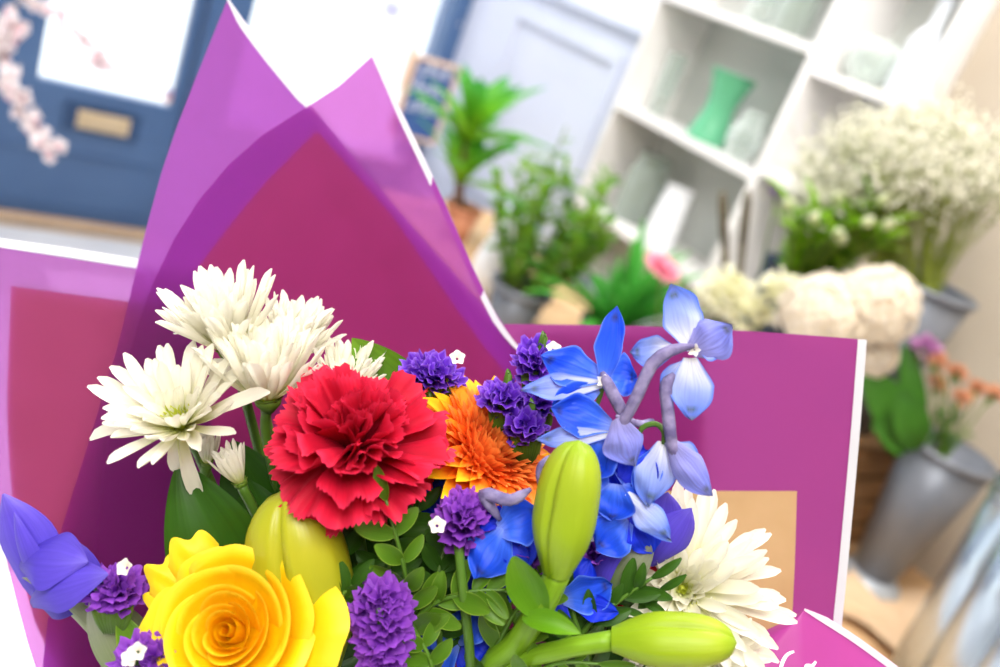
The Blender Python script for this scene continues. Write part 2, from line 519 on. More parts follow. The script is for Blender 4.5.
CR = on_z(838, 480, .6) if False else Vector((1.765, 1.02, .6))
crate = thing('wooden_crate', CR, 'brown slatted wooden crate on the bench behind the purple wrapping edge', 'crate')
M_CRATE = plain_mat('crate_wood', '#a07a54', .7, col2='#7c5836', scale=6, stretch=(1, 1, 6))
for side, (xa, xb, ya, yb) in enumerate(((-.2, -.185, -.16, .16), (.185, .2, -.16, .16), (-.2, .2, -.175, -.16), (-.2, .2, .16, .175))):
    for k in range(4):
        slab('slat', (CR.x + xa, CR.y + ya, .605 + k * .062), (CR.x + xb, CR.y + yb, .655 + k * .062), M_CRATE, crate)
for sx in (-1, 1):
    for sy in (-1, 1):
        slab('corner_post', (CR.x + sx * .17 - .014, CR.y + sy * .145 - .014, .6), (CR.x + sx * .17 + .014, CR.y + sy * .145 + .014, .845), M_CRATE, crate)
slab('crate_lid', (CR.x - .205, CR.y - .18, .846), (CR.x + .205, CR.y + .18, .862), M_CRATE, crate)

# ---- shelf unit
shz = lambda px, py: on_x(px, py, 1.9).z
shelf = thing('shelf_unit', (2.0, 1.75, .6), 'tall white cube shelf unit holding glass vases against the right wall', 'shelf')
Y0, YM, Y1 = 1.29, 1.605, 2.235
slab('side_panel', (1.9, Y0 - .022, .602), (2.148, Y0, 2.0), M_SHELF, shelf)
slab('side_panel', (1.9, Y1, .602), (2.148, Y1 + .012, 2.0), M_SHELF, shelf)
slab('divider', (1.9, YM - .012, .602), (2.136, YM + .012, 2.0), M_SHELF, shelf)
slab('back_panel', (2.136, Y0, .602), (2.148, Y1, 2.0), M_SHELFBACK, shelf)
for z in (.87, 1.2, 1.545, 1.88):
    slab('shelf', (1.9, YM + .012, z - .022), (2.136, Y1, z), M_SHELF, shelf)
ZR = shz(814, 66)
for z in (.87, shz(775, 174), ZR, 1.88):
    slab('shelf', (1.9, Y0, z - .02), (2.136, YM - .012, z), M_SHELF, shelf)

# ---- vases on the shelves
M_GCLEAR = glass_mat('clear_glass', '#f4f8f6', .9, .08)
M_GGREEN = glass_mat('green_glass', '#7fd3a8', .45, .12)
M_GGREY = glass_mat('grey_green_glass', '#d3dcd5', .7, .1)
M_CERW = plain_mat('white_glaze', '#f1f2f6', .3, col2='#e8eaf0', scale=5)
def vase(name, px, py, X, z, prof, mat, label, cat='vase', lobes=None, group=None):
    p = on_x(px, py, X); p.z = z + .001
    root = thing(name, p, label, cat, group or 'glassware on the shelf unit')
    n = len(prof)
    m = MB(Matrix.Translation(p)); m.lathe(prof, 24, lobes)
    m.lathe([(max(.002, r - .004), zz) for r, zz in prof[1:]], 24, lobes)
    m.build('vase_body', mat, root)
    r0 = prof[0][0]
    m = MB(Matrix.Translation(p)); m.lathe([(.0005, .003), (r0 - .004, .003), (r0 - .004, .012), (.0005, .012)], 20); m.build('base', mat, root)
    rr, rz = prof[-1]
    m = MB(Matrix.Translation(p)); m.lathe([(rr - .005, rz - .003), (rr + .002, rz - .003), (rr + .003, rz + .002), (rr - .003, rz + .004), (rr - .005, rz - .003)], 24); m.build('rim', mat, root)
    return root
hour = [(.062, 0), (.06, .02), (.05, .055), (.043, .095), (.043, .115), (.05, .15), (.062, .185), (.067, .2)]
vase('glass_vase', 706, 139, 2.0, 1.2, hour, M_GGREEN, 'green hourglass shaped glass vase on the middle shelf', lobes=None)
vase('glass_vase', 657, 108, 2.02, 1.2, [(.03, 0), (.03, .06), (.032, .12), (.034, .19)], M_GCLEAR, 'narrow clear cylinder vase left of the green vase')
vase('glass_vase', 737, 155, 1.97, 1.2, [(.03, 0), (.045, .03), (.05, .06), (.043, .09), (.03, .11), (.032, .13)], M_GCLEAR, 'small round clear vase right of the green vase')
vase('glass_jar', 634, 210, 2.02, .87, [(.062, 0), (.066, .03), (.066, .15), (.058, .175), (.05, .19), (.058, .215)], M_GGREY, 'large grey green glass jar on the lower shelf', 'jar')
vase('ribbed_vase', 660, 236, 1.96, .87, [(.05, 0), (.054, .02), (.048, .035), (.053, .06), (.046, .075), (.05, .10), (.043, .115), (.046, .14), (.04, .155), (.042, .18)], M_CERW, 'white ribbed vase on the lower shelf beside the glass jar')
vase('glass_vase', 760, 12, 2.0, 1.545, [(.04, 0), (.042, .05), (.042, .2)], M_GCLEAR, 'clear straight vase at the left of the top shelf')
vase('glass_vase', 790, 26, 2.0, 1.545, [(.045, 0), (.05, .05), (.046, .1), (.05, .2)], M_GGREY, 'greyish glass vase at the right of the top shelf')
vase('glass_bowl', 868, 72, 2.02, ZR, [(.03, 0), (.055, .015), (.072, .05), (.07, .085), (.055, .105), (.05, .11)], M_GCLEAR, 'round clear glass bowl on the narrow shelf', 'bowl')
vase('glass_bottle', 905, 84, 2.0, ZR, [(.038, 0), (.04, .02), (.04, .13), (.03, .155), (.017, .17), (.016, .22), (.02, .235)], M_CERW and glass_mat('frosted_glass', '#e9edf2', .35, .3), 'tall frosted glass bottle near the right end of the shelf', 'bottle')

# ---- pots and plants
def pot(name, p, r, h, mat, label, cat='pot', taper=.72, foot=None, group=None):
    root = thing(name, p, label, cat, group)
    T = Matrix.Translation(p)
    m = MB(T); m.lathe([(.001, 0), (r * taper, 0), (r * (taper * .8 + .2), h * .2), (r * .98, h * .97), (r * .9, h * .97), (r * .8, h * .5), (.001, h * .5)], 28); m.build('pot_body', mat, root)
    m = MB(T); m.lathe([(r * .92, h * .86), (r * 1.06, h * .86), (r * 1.08, h * .99), (r * 1.02, h), (r * .92, h * .99), (r * .92, h * .86)], 28); m.build('rim', mat, root)
    return root
M_TERRA = plain_mat('terracotta', '#c98a6c', .8, col2='#b57455', scale=9)
M_SOIL = plain_mat('soil', '#3a2a20', .95, col2='#281c14', scale=60)
def leafmat(name, a, b, c=None, **k):
    return petal_mat(name, [(0, a), (.5, b), (1, c or b)], k.pop('rough', .42), k.pop('transl', .3), k.pop('streak', .2), freq=k.pop('freq', 14), **k)
M_PALM = leafmat('palm_leaf', '#a4cc2c', '#74bf30', '#379a4c', transl=.45)
M_BUSH = leafmat('bush_leaf', '#8fb82a', '#7fb034', '#56984c', transl=.4)
M_SPIKE = leafmat('spiky_leaf', '#3a8f30', '#46a83a', '#62bb52', transl=.35)
M_BUNCH = leafmat('bunch_leaf', '#78b424', '#9cd232', '#b2e054', transl=.45)
M_BROAD = leafmat('broad_leaf', '#345f1c', '#447a26', '#3a6a24')
M_STEMG = plain_mat('green_stem', '#6d8a2e', .5, col2='#587a22', scale=30)

def palm(px, py, zt, label):
    b = on_z(px, py, zt)
    root = pot('potted_palm', b, .06, .12, M_TERRA, label, 'plant')
    m = MB(); m.lathe([(.001, .1), (.054, .1)], 20); m.xf = Matrix.Identity(4)
    s = MB(Matrix.Translation(b)); s.lathe([(.001, .1), (.053, .1)], 20); s.build('soil', M_SOIL, root)
    r = random.Random(12)
    top = [b + Vector((0, 0, .20)) - RT * .05, b + Vector((0, 0, .34)) - RT * .07]
    for q in top:
        m = MB(); m.tube([b + Vector((0, 0, .09)), b.lerp(q, .6), q], [.011, .010, .008], 8); m.build('cane', M_TWIG, root)
    m = MB()
    for q, n in zip(top, (15, 19)):
        for k in range(n):
            a = 2 * pi * k / n * 2.4 + r.uniform(-.2, .2)
            e = radians(r.uniform(5, 75)); L = r.uniform(.22, .36)
            d = Vector((cos(a) * cos(e), sin(a) * cos(e), sin(e)))
            m.leaf(q, q + d * L - Vector((0, 0, L * .15)), .058, STRAP, Vector((0, 0, 1)) - d * .2, .08, .12, 8, 2)
    m.build('palm_leaves', M_PALM, root)
palm(453, 238, .6, 'leafy green palm with sword leaves in a terracotta pot by the window')

def bush(base, H, R, nst, nlf, lsize, mat, label, lean=0, name='potted_shrub', seedo=1, potm=None, potr=.08):
    r = random.Random(seedo)
    root = pot(name, base, potr, potr * 1.7, potm or M_TERRA, label, 'plant')
    m = MB(Matrix.Translation(base)); m.lathe([(.001, potr * 1.5), (potr * .9, potr * 1.5)], 18); m.build('soil', M_SOIL, root)
    st, lv = MB(), MB()
    for k in range(nst):
        a = r.uniform(0, 2 * pi); rr = R * sqrt(r.random())
        top = base + Vector((cos(a) * rr, sin(a) * rr, potr * 1.5 + H * r.uniform(.55, 1) * (1 - .35 * rr / R)))
        b0 = base + Vector((cos(a) * potr * .4, sin(a) * potr * .4, potr * 1.4))
        path = bez([b0, b0.lerp(top, .5) + Vector((cos(a), sin(a), 0)) * R * .12, top], 10)
        st.tube(path, [.003 * (1 - .7 * i / len(path)) + .0007 for i in range(len(path))], 5)
        for j in range(nlf):
            t = .15 + .85 * (j + r.random()) / nlf
            p = path[min(len(path) - 1, int(t * (len(path) - 1)))] + Vector((r.uniform(-1, 1), r.uniform(-1, 1), r.uniform(-1, 1))) * .004
            aa = r.uniform(0, 2 * pi); e = r.uniform(-.2, 1.1)
            d = Vector((cos(aa) * cos(e), sin(aa) * cos(e), sin(e)))
            L = lsize * r.uniform(.7, 1.2)
            lv.leaf(p, p + d * L, L * .45, OVAL, Vector((r.uniform(-.4, .4), r.uniform(-.4, .4), 1)), .06, .15, 4, 2)
    st.build('stems', M_STEMG, root); lv.build('foliage', mat, root)
    return root
M_ZINC = plain_mat('galvanised_zinc', '#c4d0da', .26, .9, col2='#a3b4c4', scale=5, stretch=(1, 1, .3))
M_GREYB = plain_mat('grey_bucket_metal', '#7d828c', .42, .3, col2='#6d727c', scale=4)
bush(on_z(505, 330, .6), .50, .17, 26, 20, .052, M_BUSH, 'bushy light green shrub in a grey pot below the white panelling', seedo=4, potm=M_GREYB)
# spiky plant
b = on_z(592, 372, .6)
root = pot('spiky_plant', b, .08, .14, M_GREYB, 'dark green spiky leaved plant in front of the shelf unit', 'plant')
m = MB(Matrix.Translation(b)); m.lathe([(.001, .12), (.07, .12)], 18); m.build('soil', M_SOIL, root)
m = MB(); r = random.Random(21)
for k in range(44):
    a = r.uniform(0, 2 * pi); e = radians(r.uniform(18, 82)); L = r.uniform(.18, .33)
    d = Vector((cos(a) * cos(e), sin(a) * cos(e), sin(e)))
    q = b + Vector((cos(a), sin(a), 0)) * .02 + Vector((0, 0, .12))
    m.leaf(q, q + d * L - Vector((0, 0, L * .2 * cos(e))), .03, STRAP, Vector((0, 0, 1)) - d * .3, .1, .2, 9, 2)
m.build('spiky_leaves', M_SPIKE, root)
# white jug near the bench end
b = on_z(485, 292, .6)
jug = thing('white_jug', b, 'tall white jug at the far end of the bench beside the wrapping', 'jug')
m = MB(Matrix.Translation(b)); m.lathe([(.001, 0), (.05, 0), (.062, .03), (.064, .09), (.05, .15), (.044, .19), (.055, .24), (.05, .238), (.04, .19), (.001, .1)], 26); m.build('jug_body', M_CERW, jug)
m = MB(); m.tube(bez([b + Vector((.04, .03, .21)), b + Vector((.085, .06, .2)), b + Vector((.09, .066, .12)), b + Vector((.045, .035, .07))], 12), .008, 8); m.build('handle', M_CERW, jug)

# ---- florist buckets
M_FOOT = plain_mat('pale_zinc_foot', '#bcc3cb', .35, .3, col2='#a9b1ba', scale=6)
def bucket(p, r0, r1, h, mat, label, foot=False, name='flower_bucket', group=None, lip=True):
    root = thing(name, p, label, 'bucket', group)
    T = Matrix.Translation(p)
    z0 = .028 if foot else 0
    m = MB(T); m.lathe([(.001, z0), (r0, z0), (r0 + (r1 - r0) * .5, z0 + (h - z0) * .5), (r1, h), (r1 - .004, h), (r0 + (r1 - r0) * .45, h * .5), (.001, h * .35)], 36); m.build('bucket_body', mat, root)
    if foot:
        m = MB(T); m.lathe([(.001, 0), (r0 * 1.55, 0), (r0 * 1.6, .008), (r0 * 1.45, .02), (r0 * .98, .03), (.001, .03)], 32); m.build('foot', M_FOOT, root)
    m = MB(T); m.lathe([(r1 - .003, h - .008), (r1 + .005, h - .008), (r1 + .006, h), (r1 + .001, h + .004), (r1 - .005, h)], 36); m.build('rim', mat, root)
    return root
B1 = on_z(866, 582, .6)
bucket(B1, .043, .088, .335, M_GREYB, 'grey tapered flower bucket with round foot on the bench holding peach flowers', True)
B2 = Vector((1.72, .945, .863))
bucket(B2, .06, .105, .33, M_GREYB, 'wide grey bucket on the wooden crate holding the cloud of tiny white flowers')
for (px, py, z, r0, r1, h, lab) in ((905, 712, .6, .058, .085, .50, 'shiny galvanised bucket at the right edge, behind its twin'),
                                     (922, 742, .6, .055, .088, .50, 'shiny galvanised bucket nearest the camera at the right edge'),
                                     (952, 785, .6, .055, .085, .40, 'dark shaded galvanised bucket in the lower right corner')):
    p = on_z(px, py, z)
    g = bucket(p, r0, r1, h, M_ZINC, lab, False, group='galvanised buckets at the right edge')
    m = MB(Matrix.Translation(p))
    for zz in (.82, .86):
        rr = r0 + (r1 - r0) * zz
        m.lathe([(rr - .001, h * zz - .006), (rr + .004, h * zz), (rr - .001, h * zz + .006)], 36)
    m.build('hoop', M_ZINC, g)

# ---- gypsophila cloud
M_GYPS = plain_mat('tiny_cream_blossom', '#f8f6ea', .7, col2='#e8e6d0', scale=60, transl=.3)
M_GYPST = plain_mat('thin_green_stem', '#8f9a34', .6, col2='#6f7f2a', scale=30)
r = random.Random(33)
gy = thing('gypsophila_bunch', B2 + Vector((0, 0, .3)), 'big cloud of tiny white gypsophila standing in the wide grey bucket', 'flowers')
ctr = pt(905, 172, 1.74)
fl, st = MB(), MB()
OCT = [(1, 0, 0), (-1, 0, 0), (0, 1, 0), (0, -1, 0), (0, 0, 1), (0, 0, -1)]
OF = [(0, 2, 4), (2, 1, 4), (1, 3, 4), (3, 0, 4), (2, 0, 5), (1, 2, 5), (3, 1, 5), (0, 3, 5)]
tips = []
for k in range(190):
    a = r.uniform(0, 2 * pi); e = r.uniform(-.5, 1.5); q = r.uniform(.5, 1.0)
    tip = ctr + (RT * (cos(a) * cos(e) * .225 + .02) + UP * (sin(e) * .135 - .02) - FW * (sin(a) * cos(e) * .17)) * q
    tips.append(tip)
    b0 = B2 + Vector((cos(a) * .05, sin(a) * .05, .25))
    st.tube(bez([b0, b0.lerp(tip, .5) + Vector((0, 0, .03)), tip], 8), .0011, 4, False)
    for j in range(36):
        p = tip + Vector((r.gauss(0, 1), r.gauss(0, 1), r.gauss(0, .8))) * .027
        s = r.uniform(.0028, .0052)
        i0 = [fl.add(p + Vector(o) * s) for o in OCT]
        for f in OF:
            fl.f.append(tuple(i0[x] for x in f))
        if j % 6 == 0:
            st.tube([tip - Vector((0, 0, .03)), p], .0006, 3, False)
o = fl.build('blossom_cloud', M_GYPS, gy); o['kind'] = 'stuff'
st.build('stems', M_GYPST, gy)

# ---- cut flower bunches standing along the bench
def upright_stems(st, base, tops, r=.003):
    for t in tops:
        b0 = base + Vector((rnd.uniform(-.02, .02), rnd.uniform(-.02, .02), 0))
        st.tube(bez([b0, b0.lerp(t, .5) + Vector((0, 0, .02)), t], 8), r, 6)

def pom(c, R, n, L, mat_b, sq=.85, w=.012, seedo=0):
    """a ball of short ruffled petals"""
    r = random.Random(seedo)
    for k in range(n):
        z = 1 - 1.75 * (k + .5) / n
        a = 2.39996 * k
        e = math.asin(max(-1, min(1, z)))
        T = Matrix.Translation(c) @ Matrix.Rotation(a, 4, 'Z') @ Matrix.Rotation(-e, 4, 'Y')
        mat_b.xf = T
        ru = r.uniform(.001, .003)
        mat_b.petal(L, w, FAN, r.uniform(20, 50), r.uniform(-30, 10), r.uniform(0, 6), R * .55, 0, .15, 3, 3, ruf=ru, rf=2, ph=r.uniform(0, 6))
        mat_b.petal(L * .8, w, FAN, r.uniform(50, 80), r.uniform(20, 60), r.uniform(0, 6), R * .5, 0, .15, 3, 3, ruf=ru, rf=2, ph=r.uniform(0, 6))
    mat_b.xf = Matrix.Identity(4)

M_CREAM = petal_mat('cream_petal', [(0, '#e6e6b0'), (.5, '#f4f2d0'), (1, '#faf8e6')], .6, .45, .03, bump=0)
M_HYD = petal_mat('blush_white_petal', [(0, '#e6d9b8'), (.5, '#efe5d6'), (1, '#f4ece0')], .6, .45, .03, bump=0)
M_PINKG = petal_mat('pink_gerbera_petal', [(0, '#f48aa8'), (1, '#f7a4ba')], .5, .3, .1)
M_PEACH = petal_mat('peach_petal', [(0, '#c98a5c'), (1, '#edb592')], .55, .3, .1)
M_LILAC = petal_mat('lilac_petal', [(0, '#b974b8'), (1, '#dca6d4')], .55, .3, .1)
M_NAVY = plain_mat('navy_glaze', '#26364f', .35, col2='#1d2b42', scale=3)

# cream mums
VB = Vector((1.45, 1.14, .6))
bucket(Vector((VB.x, VB.y, .6)), .06, .095, .26, M_GREYB, 'grey bucket standing under the cream flowers behind the purple wrapping')
base = Vector((VB.x, VB.y, .68))
for i, (px, py, d, R, mt, lab) in enumerate(((728, 292, 1.68, .046, M_CREAM, 'cream pompom flower just right of the pale blue delphinium'),
        (786, 296, 1.62, .046, M_CREAM, 'cream pompom flower beside the white hydrangea heads'),
        (748, 312, 1.66, .042, M_CREAM, 'cream pompom flower lowest of the cream group above the wrapping edge'),
        (712, 300, 1.8, .032, M_CREAM, 'small greenish cream flower partly behind the others at the left of the cream group'))):
    c = pt(px, py, d)
    root = thing('cream_flower', base, lab, 'flower', 'cream pompom flowers behind the wrapping')
    m = MB(); pom(c, R, 80, R * .62, m, w=.02, seedo=i); m.build('flower_head', mt, root)
    m = MB(); upright_stems(m, base, [c]); m.build('stem', M_STEMG, root)
for i, (px, py, d, R, lab) in enumerate(((822, 318, 1.5, .074, 'white hydrangea head at the top edge of the purple wrapping'),
        (874, 308, 1.5, .070, 'largest white hydrangea head beside the grey bucket'),
        (868, 352, 1.55, .045, 'small white hydrangea head hanging lowest behind the wrapping corner'))):
    c = pt(px, py, d)
    base2 = Vector((VB.x + .02, VB.y - .02, .68))
    root = thing('hydrangea', base2, lab, 'flower', 'white hydrangea heads')
    m = MB(); r = random.Random(50 + i)
    for k in range(150):
        z = 1 - 1.6 * (k + .5) / 150; a = 2.39996 * k; e = math.asin(max(-1, min(1, z)))
        n = Vector((cos(a) * cos(e), sin(a) * cos(e), sin(e)))
        q = c + n * R * r.uniform(.85, 1.05)
        x = n.orthogonal().normalized(); y = n.cross(x)
        m.xf = Matrix(((x.x, y.x, n.x, q.x), (x.y, y.y, n.y, q.y), (x.z, y.z, n.z, q.z), (0, 0, 0, 1)))
        o0 = r.uniform(0, 6)
        for p4 in range(4):
            m.petal(.0125, .0125, OVAL, 15, 0, o0 + p4 * pi / 2, .001, 0, .1, 3, 2)
    m.xf = Matrix.Translation(c); m.ball((0, 0, 0), R * .8, 12, 8)
    m.build('flower_head', M_HYD, root)
    m = MB(); upright_stems(m, base2, [c], .004); m.build('stem', M_STEMG, root)

# pink gerbera
c = pt(662, 268, 1.9)
gb = on_z(640, 400, .6)
root = thing('pink_gerbera', gb, 'pink gerbera head above the tip of the pale blue flower', 'flower')
T = Matrix.Translation(c) @ Matrix.Rotation(.35, 4, 'X')
m = MB(T)
for ring, (n, L, e) in enumerate(((22, .042, 5), (20, .034, 25), (16, .022, 50))):
    for k in range(n):
        m.petal(L, .011, SPOON, e, e - 12, 2 * pi * (k + .5 * ring) / n, .006, 0, .2, 4, 2)
m.build('flower_head', M_PINKG, root)
m = MB(); m.tube(bez([gb, gb.lerp(c, .5) + Vector((0, 0, .03)), c], 10), .003, 6); m.build('stem', M_STEMG, root)

# green budded bunch in a navy vase
NB = on_x(775, 310, 1.78); NB.z = .6
bucket(NB, .05, .075, .47, M_NAVY, 'dark navy vase holding the green budded bunch', name='flower_vase')
root = thing('lisianthus_bunch', NB + Vector((0, 0, .2)), 'fresh green bunch with pale unopened buds in the navy vase', 'flowers')
st, lv = MB(), MB(); BUDS = []; r = random.Random(70)
for k in range(34):
    top = pt(r.uniform(788, 900), r.uniform(186, 245), r.uniform(1.62, 1.9))
    b0 = NB + Vector((r.uniform(-.03, .03), r.uniform(-.05, .0), .40))
    path = bez([b0, b0.lerp(top, .55) + Vector((r.uniform(-.02, .02), r.uniform(-.02, .02), .02)), top], 10)
    st.tube(path, .003, 6)
    for j in range(9):
        q = path[2 + int(j * (len(path) - 3) / 9)]
        a = r.uniform(0, 6.28); d = Vector((cos(a), sin(a), r.uniform(.3, 1.2))).normalized(); L = r.uniform(.06, .10)
        lv.leaf(q, q + d * L, L * .34, LEAF, Vector((0, 0, 1)), .1, .2, 6, 2)
    if k % 2 == 0:
        bd_ = MB(); BUDS.append((bd_, top))
        d = (path[-1] - path[-2]).normalized()
        x = d.orthogonal().normalized(); y = d.cross(x)
        bd_.xf = Matrix(((x.x, y.x, d.x, top.x), (x.y, y.y, d.y, top.y), (x.z, y.z, d.z, top.z), (0, 0, 0, 1)))
        bd_.lathe([(.001, 0), (.008, .006), (.011, .018), (.008, .034), (.001, .044)], 10)
st.build('stems', M_STEMG, root); lv.build('foliage', M_BUNCH, root)
M_PBUD = petal_mat('pale_bud', [(0, '#a9c65a'), (1, '#f3f5d8')], .5, .3, .1)
for bd_, _t in BUDS:
    bd_.build('bud', M_PBUD, root)
c = pt(777, 193, 1.75)
root = thing('purple_statice', NB + Vector((0, .01, .2)), 'tiny purple flower head at the left of the green bunch', 'flower')
m = MB(); pom(c, .012, 26, .008, m, w=.006); m.build('flower_head', petal_mat('bg_violet', [(0, '#7a3fb0'), (1, '#9a5fd0')], .6, .2), root)
m = MB(); m.tube([NB + Vector((0, .01, .2)), c], .002, 5); m.build('stem', M_STEMG, root)
# two brown bulrush sticks
M_RUSH = plain_mat('brown_rush', '#5d5238', .85, col2='#433b28', scale=40)
for i, (x0, y0, x1, y1, lab) in enumerate(((722, 192, 727, 300, 'left of two dark green brown stalks standing before the shelf'), (748, 190, 737, 300, 'right of two dark green brown stalks standing before the shelf'))):
    a, b = pt(x0, y0, 1.95), pt(x1, y1, 1.95)
    e = b + (b - a).normalized() * .25
    root = thing('cut_stalk', e, lab, 'stalk')
    m = MB(); m.tube([e, b, b.lerp(a, .5)], [.006, .007, .008], 8); m.build('stem', M_RUSH, root)
    m = MB(); m.tube([b.lerp(a, .5), b.lerp(a, .9), a], [.0085, .0095, .004], 10); m.build('stalk_tip', M_RUSH, root)

# peach spray and broad leaves in the footed bucket
top1 = B1 + Vector((0, 0, .32))
root = thing('leafy_branch', top1, 'broad dark green leaves standing in the footed grey bucket', 'foliage')
m = MB()
for (ax, ay, bx_, by_, d, w_) in ((905, 440, 862, 372, 1.74, .085), (905, 445, 872, 425, 1.72, .08), (915, 445, 905, 345, 1.76, .05), (915, 450, 900, 390, 1.7, .07), (900, 455, 875, 395, 1.78, .07)):
    m.leaf(pt(ax, ay, d), pt(bx_, by_, d - .03), w_, OVAL, cdir(-.2, .5, .8), .08, .1, 9, 4)
m.build('leaves', M_BROAD, root)
m = MB(); upright_stems(m, B1 + Vector((0, 0, .2)), [pt(900, 442, 1.75), pt(915, 448, 1.76)]); m.build('stem', M_STEMG, root)
def small_flower(px, py, d, R, mat, label, name, cat='flower', group=None, base=None, seedo=0):
    c = pt(px, py, d); b_ = base or top1
    root = thing(name, b_, label, cat, group)
    m = MB(); pom(c, R, 46, R * .75, m, w=R * .55, seedo=seedo); m.build('flower_head', mat, root)
    m = MB(); m.tube(bez([b_ - Vector((0, 0, .05)), b_.lerp(c, .55) + Vector((0, 0, .015)), c], 8), .0018, 5)
    a = c - Vector((0, 0, R)); m.xf = Matrix.Translation(a); m.lathe([(.001, -.012), (R * .4, 0), (R * .5, R * .6)], 8); m.build('stem', M_STEMG, root)
small_flower(926, 347, 1.72, .024, M_LILAC, 'lilac pink flower at the top of the peach spray', 'lilac_flower')
for i, (px, py, lab) in enumerate(((938, 362, 'peach spray carnation touching the lilac flower'), (958, 372, 'peach spray carnation in the middle of the spray'), (938, 384, 'peach spray carnation lowest on the left of the spray'), (962, 398, 'peach spray carnation lowest at the right of the spray'), (978, 388, 'peach spray carnation second from the right edge'), (994, 394, 'peach spray carnation nearest the right edge of the picture'))):
    small_flower(px, py, 1.7 + .02 * (i % 3), .016, M_PEACH, lab, 'peach_carnation', group='peach spray carnations', seedo=i + 5)
root = thing('spray_foliage', top1 + Vector((.01, 0, 0)), 'thin green stalks with small buds between the peach flowers', 'foliage')
st, lv = MB(), MB(); r = random.Random(90)
for k in range(16):
    t = pt(r.uniform(900, 972), r.uniform(395, 440), r.uniform(1.68, 1.76)); b0 = top1 + Vector((r.uniform(-.03, .03), r.uniform(-.03, .03), -.03))
    path = bez([b0, b0.lerp(t, .6), t], 8); st.tube(path, .0012, 5)
    for j in range(5):
        q = path[2 + j]; d = Vector((r.uniform(-1, 1), r.uniform(-1, 1), r.uniform(.2, 1))).normalized()
        lv.leaf(q, q + d * .03, .006, LEAF, Vector((0, 0, 1)), .1, .2, 5, 2)
st.build('stems', M_STEMG, root); lv.build('leaves', M_BROAD, root)

# ---- the counter under the bouquet
ct = thing('counter', (.1, .2, 0), 'white counter edge seen below the left side of the purple wrapping', 'counter')
slab('counter_top', (-.75, -.25, .87), (.42, .60, .905), M_COUNTER, ct)
slab('counter_body', (-.70, -.2, 0), (.37, .55, .869), M_COUNTER, ct)

# ---- light
wd = bpy.data.worlds.new('sky'); SC.world = wd; wd.use_nodes = True
bg = wd.node_tree.nodes['Background']; bg.inputs[0].default_value = (.93, .97, 1, 1); bg.inputs[1].default_value = 2.2
def area(name, loc, target, size, power, col=(1, 1, 1)):
    l = bpy.data.lights.new(name, 'AREA'); l.energy = power; l.size = size; l.color = col
    o = bpy.data.objects.new(name, l); COL.objects.link(o); o.location = loc
    o.rotation_euler = (Vector(target) - Vector(loc)).to_track_quat('-Z', 'Y').to_euler()
    return o
sun = bpy.data.lights.new('sun', 'SUN'); sun.energy = 6; sun.angle = .01; sun.color = (1, .97, .92)
so = bpy.data.objects.new('sun', sun); COL.objects.link(so); so.location = (0, 8, 8)
so.rotation_euler = Vector((.12, -1, -1.25)).to_track_quat('-Z', 'Y').to_euler()
area('added_top_light', (-.5, -.4, 2.7), (.25, .35, 1.25), 1.1, 75, (1, .96, .9))  # unseen soft lamp added to shape the bouquet from the upper left front
area('added_top_light', (1.1, 2.4, 2.9), (1.5, 2.6, .8), .8, 38, (1, .99, .97))  # unseen fill added to brighten the plants and background by the window
area('added_top_light', (1.0, .6, 2.9), (1.9, .8, .8), .9, 88, (1, .96, .91))  # unseen fill added to lift the shelf unit and the gypsophila

# ================================================================== THE WRAPPING
def film(name, ft, fl, dcol='#b23f9e', pcol='#a8398f', tcol='#c468c8', **k):
    return film_mat(name, dcol, tcol, pcol, ft, fl, **k)
M_FILM_L = film('purple_film_hazy', .12, .84, tcol='#ac5cc0')
M_FILM_R = film('purple_film_clear', .36, .84, see='#cc84c6', pcol='#a83f9c')
M_FILM_P = film('purple_film_side', .50, .84, see='#c894c8')
M_FILM_D = film('purple_film_shade_layer', .10, .93, tcol='#c060c8')  # for the added layer that keeps backlight off the inner left
M_FILM_Q = film('purple_film_dense', .10, .66, tcol='#b0509e', dcol='#a03888', pcol='#98367f')
M_EDGE = plain_mat('white_film_edge', '#dfe0e6', .5, col2='#d4d5dc', scale=6, transl=.3)
M_KRAFT = plain_mat('kraft_paper', '#cfae7e', .8, col2='#c2a06e', scale=45, contrast=(.2, .8), transl=.25)

def D(px, py, off=0):
    return .50 - .03 * (py / 700) - 3e-7 * (px - 380) ** 2 + off
def resample(P, n):
    Q = [Vector((p[0], p[1], 0)) for p in P]
    L = [0]
    for a, b in zip(Q, Q[1:]):
        L.append(L[-1] + (b - a).length)
    out = []
    for k in range(n + 1):
        t = L[-1] * k / n
        i = 0
        while i < len(L) - 2 and L[i + 1] < t: i += 1
        f = (t - L[i]) / max(1e-9, L[i + 1] - L[i])
        out.append(Q[i].lerp(Q[i + 1], f))
    return out
def smooth2(P, n=30):
    return [(p.x, p.y) for p in bez([Vector((a, b, 0)) for a, b in P], n)]
wrap = thing('bouquet_wrapping', CONV, 'purple film and kraft paper wrapping with two pointed peaks around the bouquet', 'wrapping')
def sheet(name, left, right, off, mat, topbow=0, n=26, ripple=.0012, ph=0, parent=wrap):
    a, b = resample(left, n), resample(right, n)
    m = MB()
    def fn(u, v):
        k = round(v * n)
        q = a[k].lerp(b[k], u)
        q = Vector((q.x, q.y - topbow * sin(pi * u) * v ** 3, 0))
        return pt(q.x, q.y, D(q.x, q.y, off) + ripple * sin(q.x * .021 + q.y * .006 + ph) * (1 - v * .3)), (u, v)
    m.grid(fn, 26, n)
    return m.build(name, mat, parent)
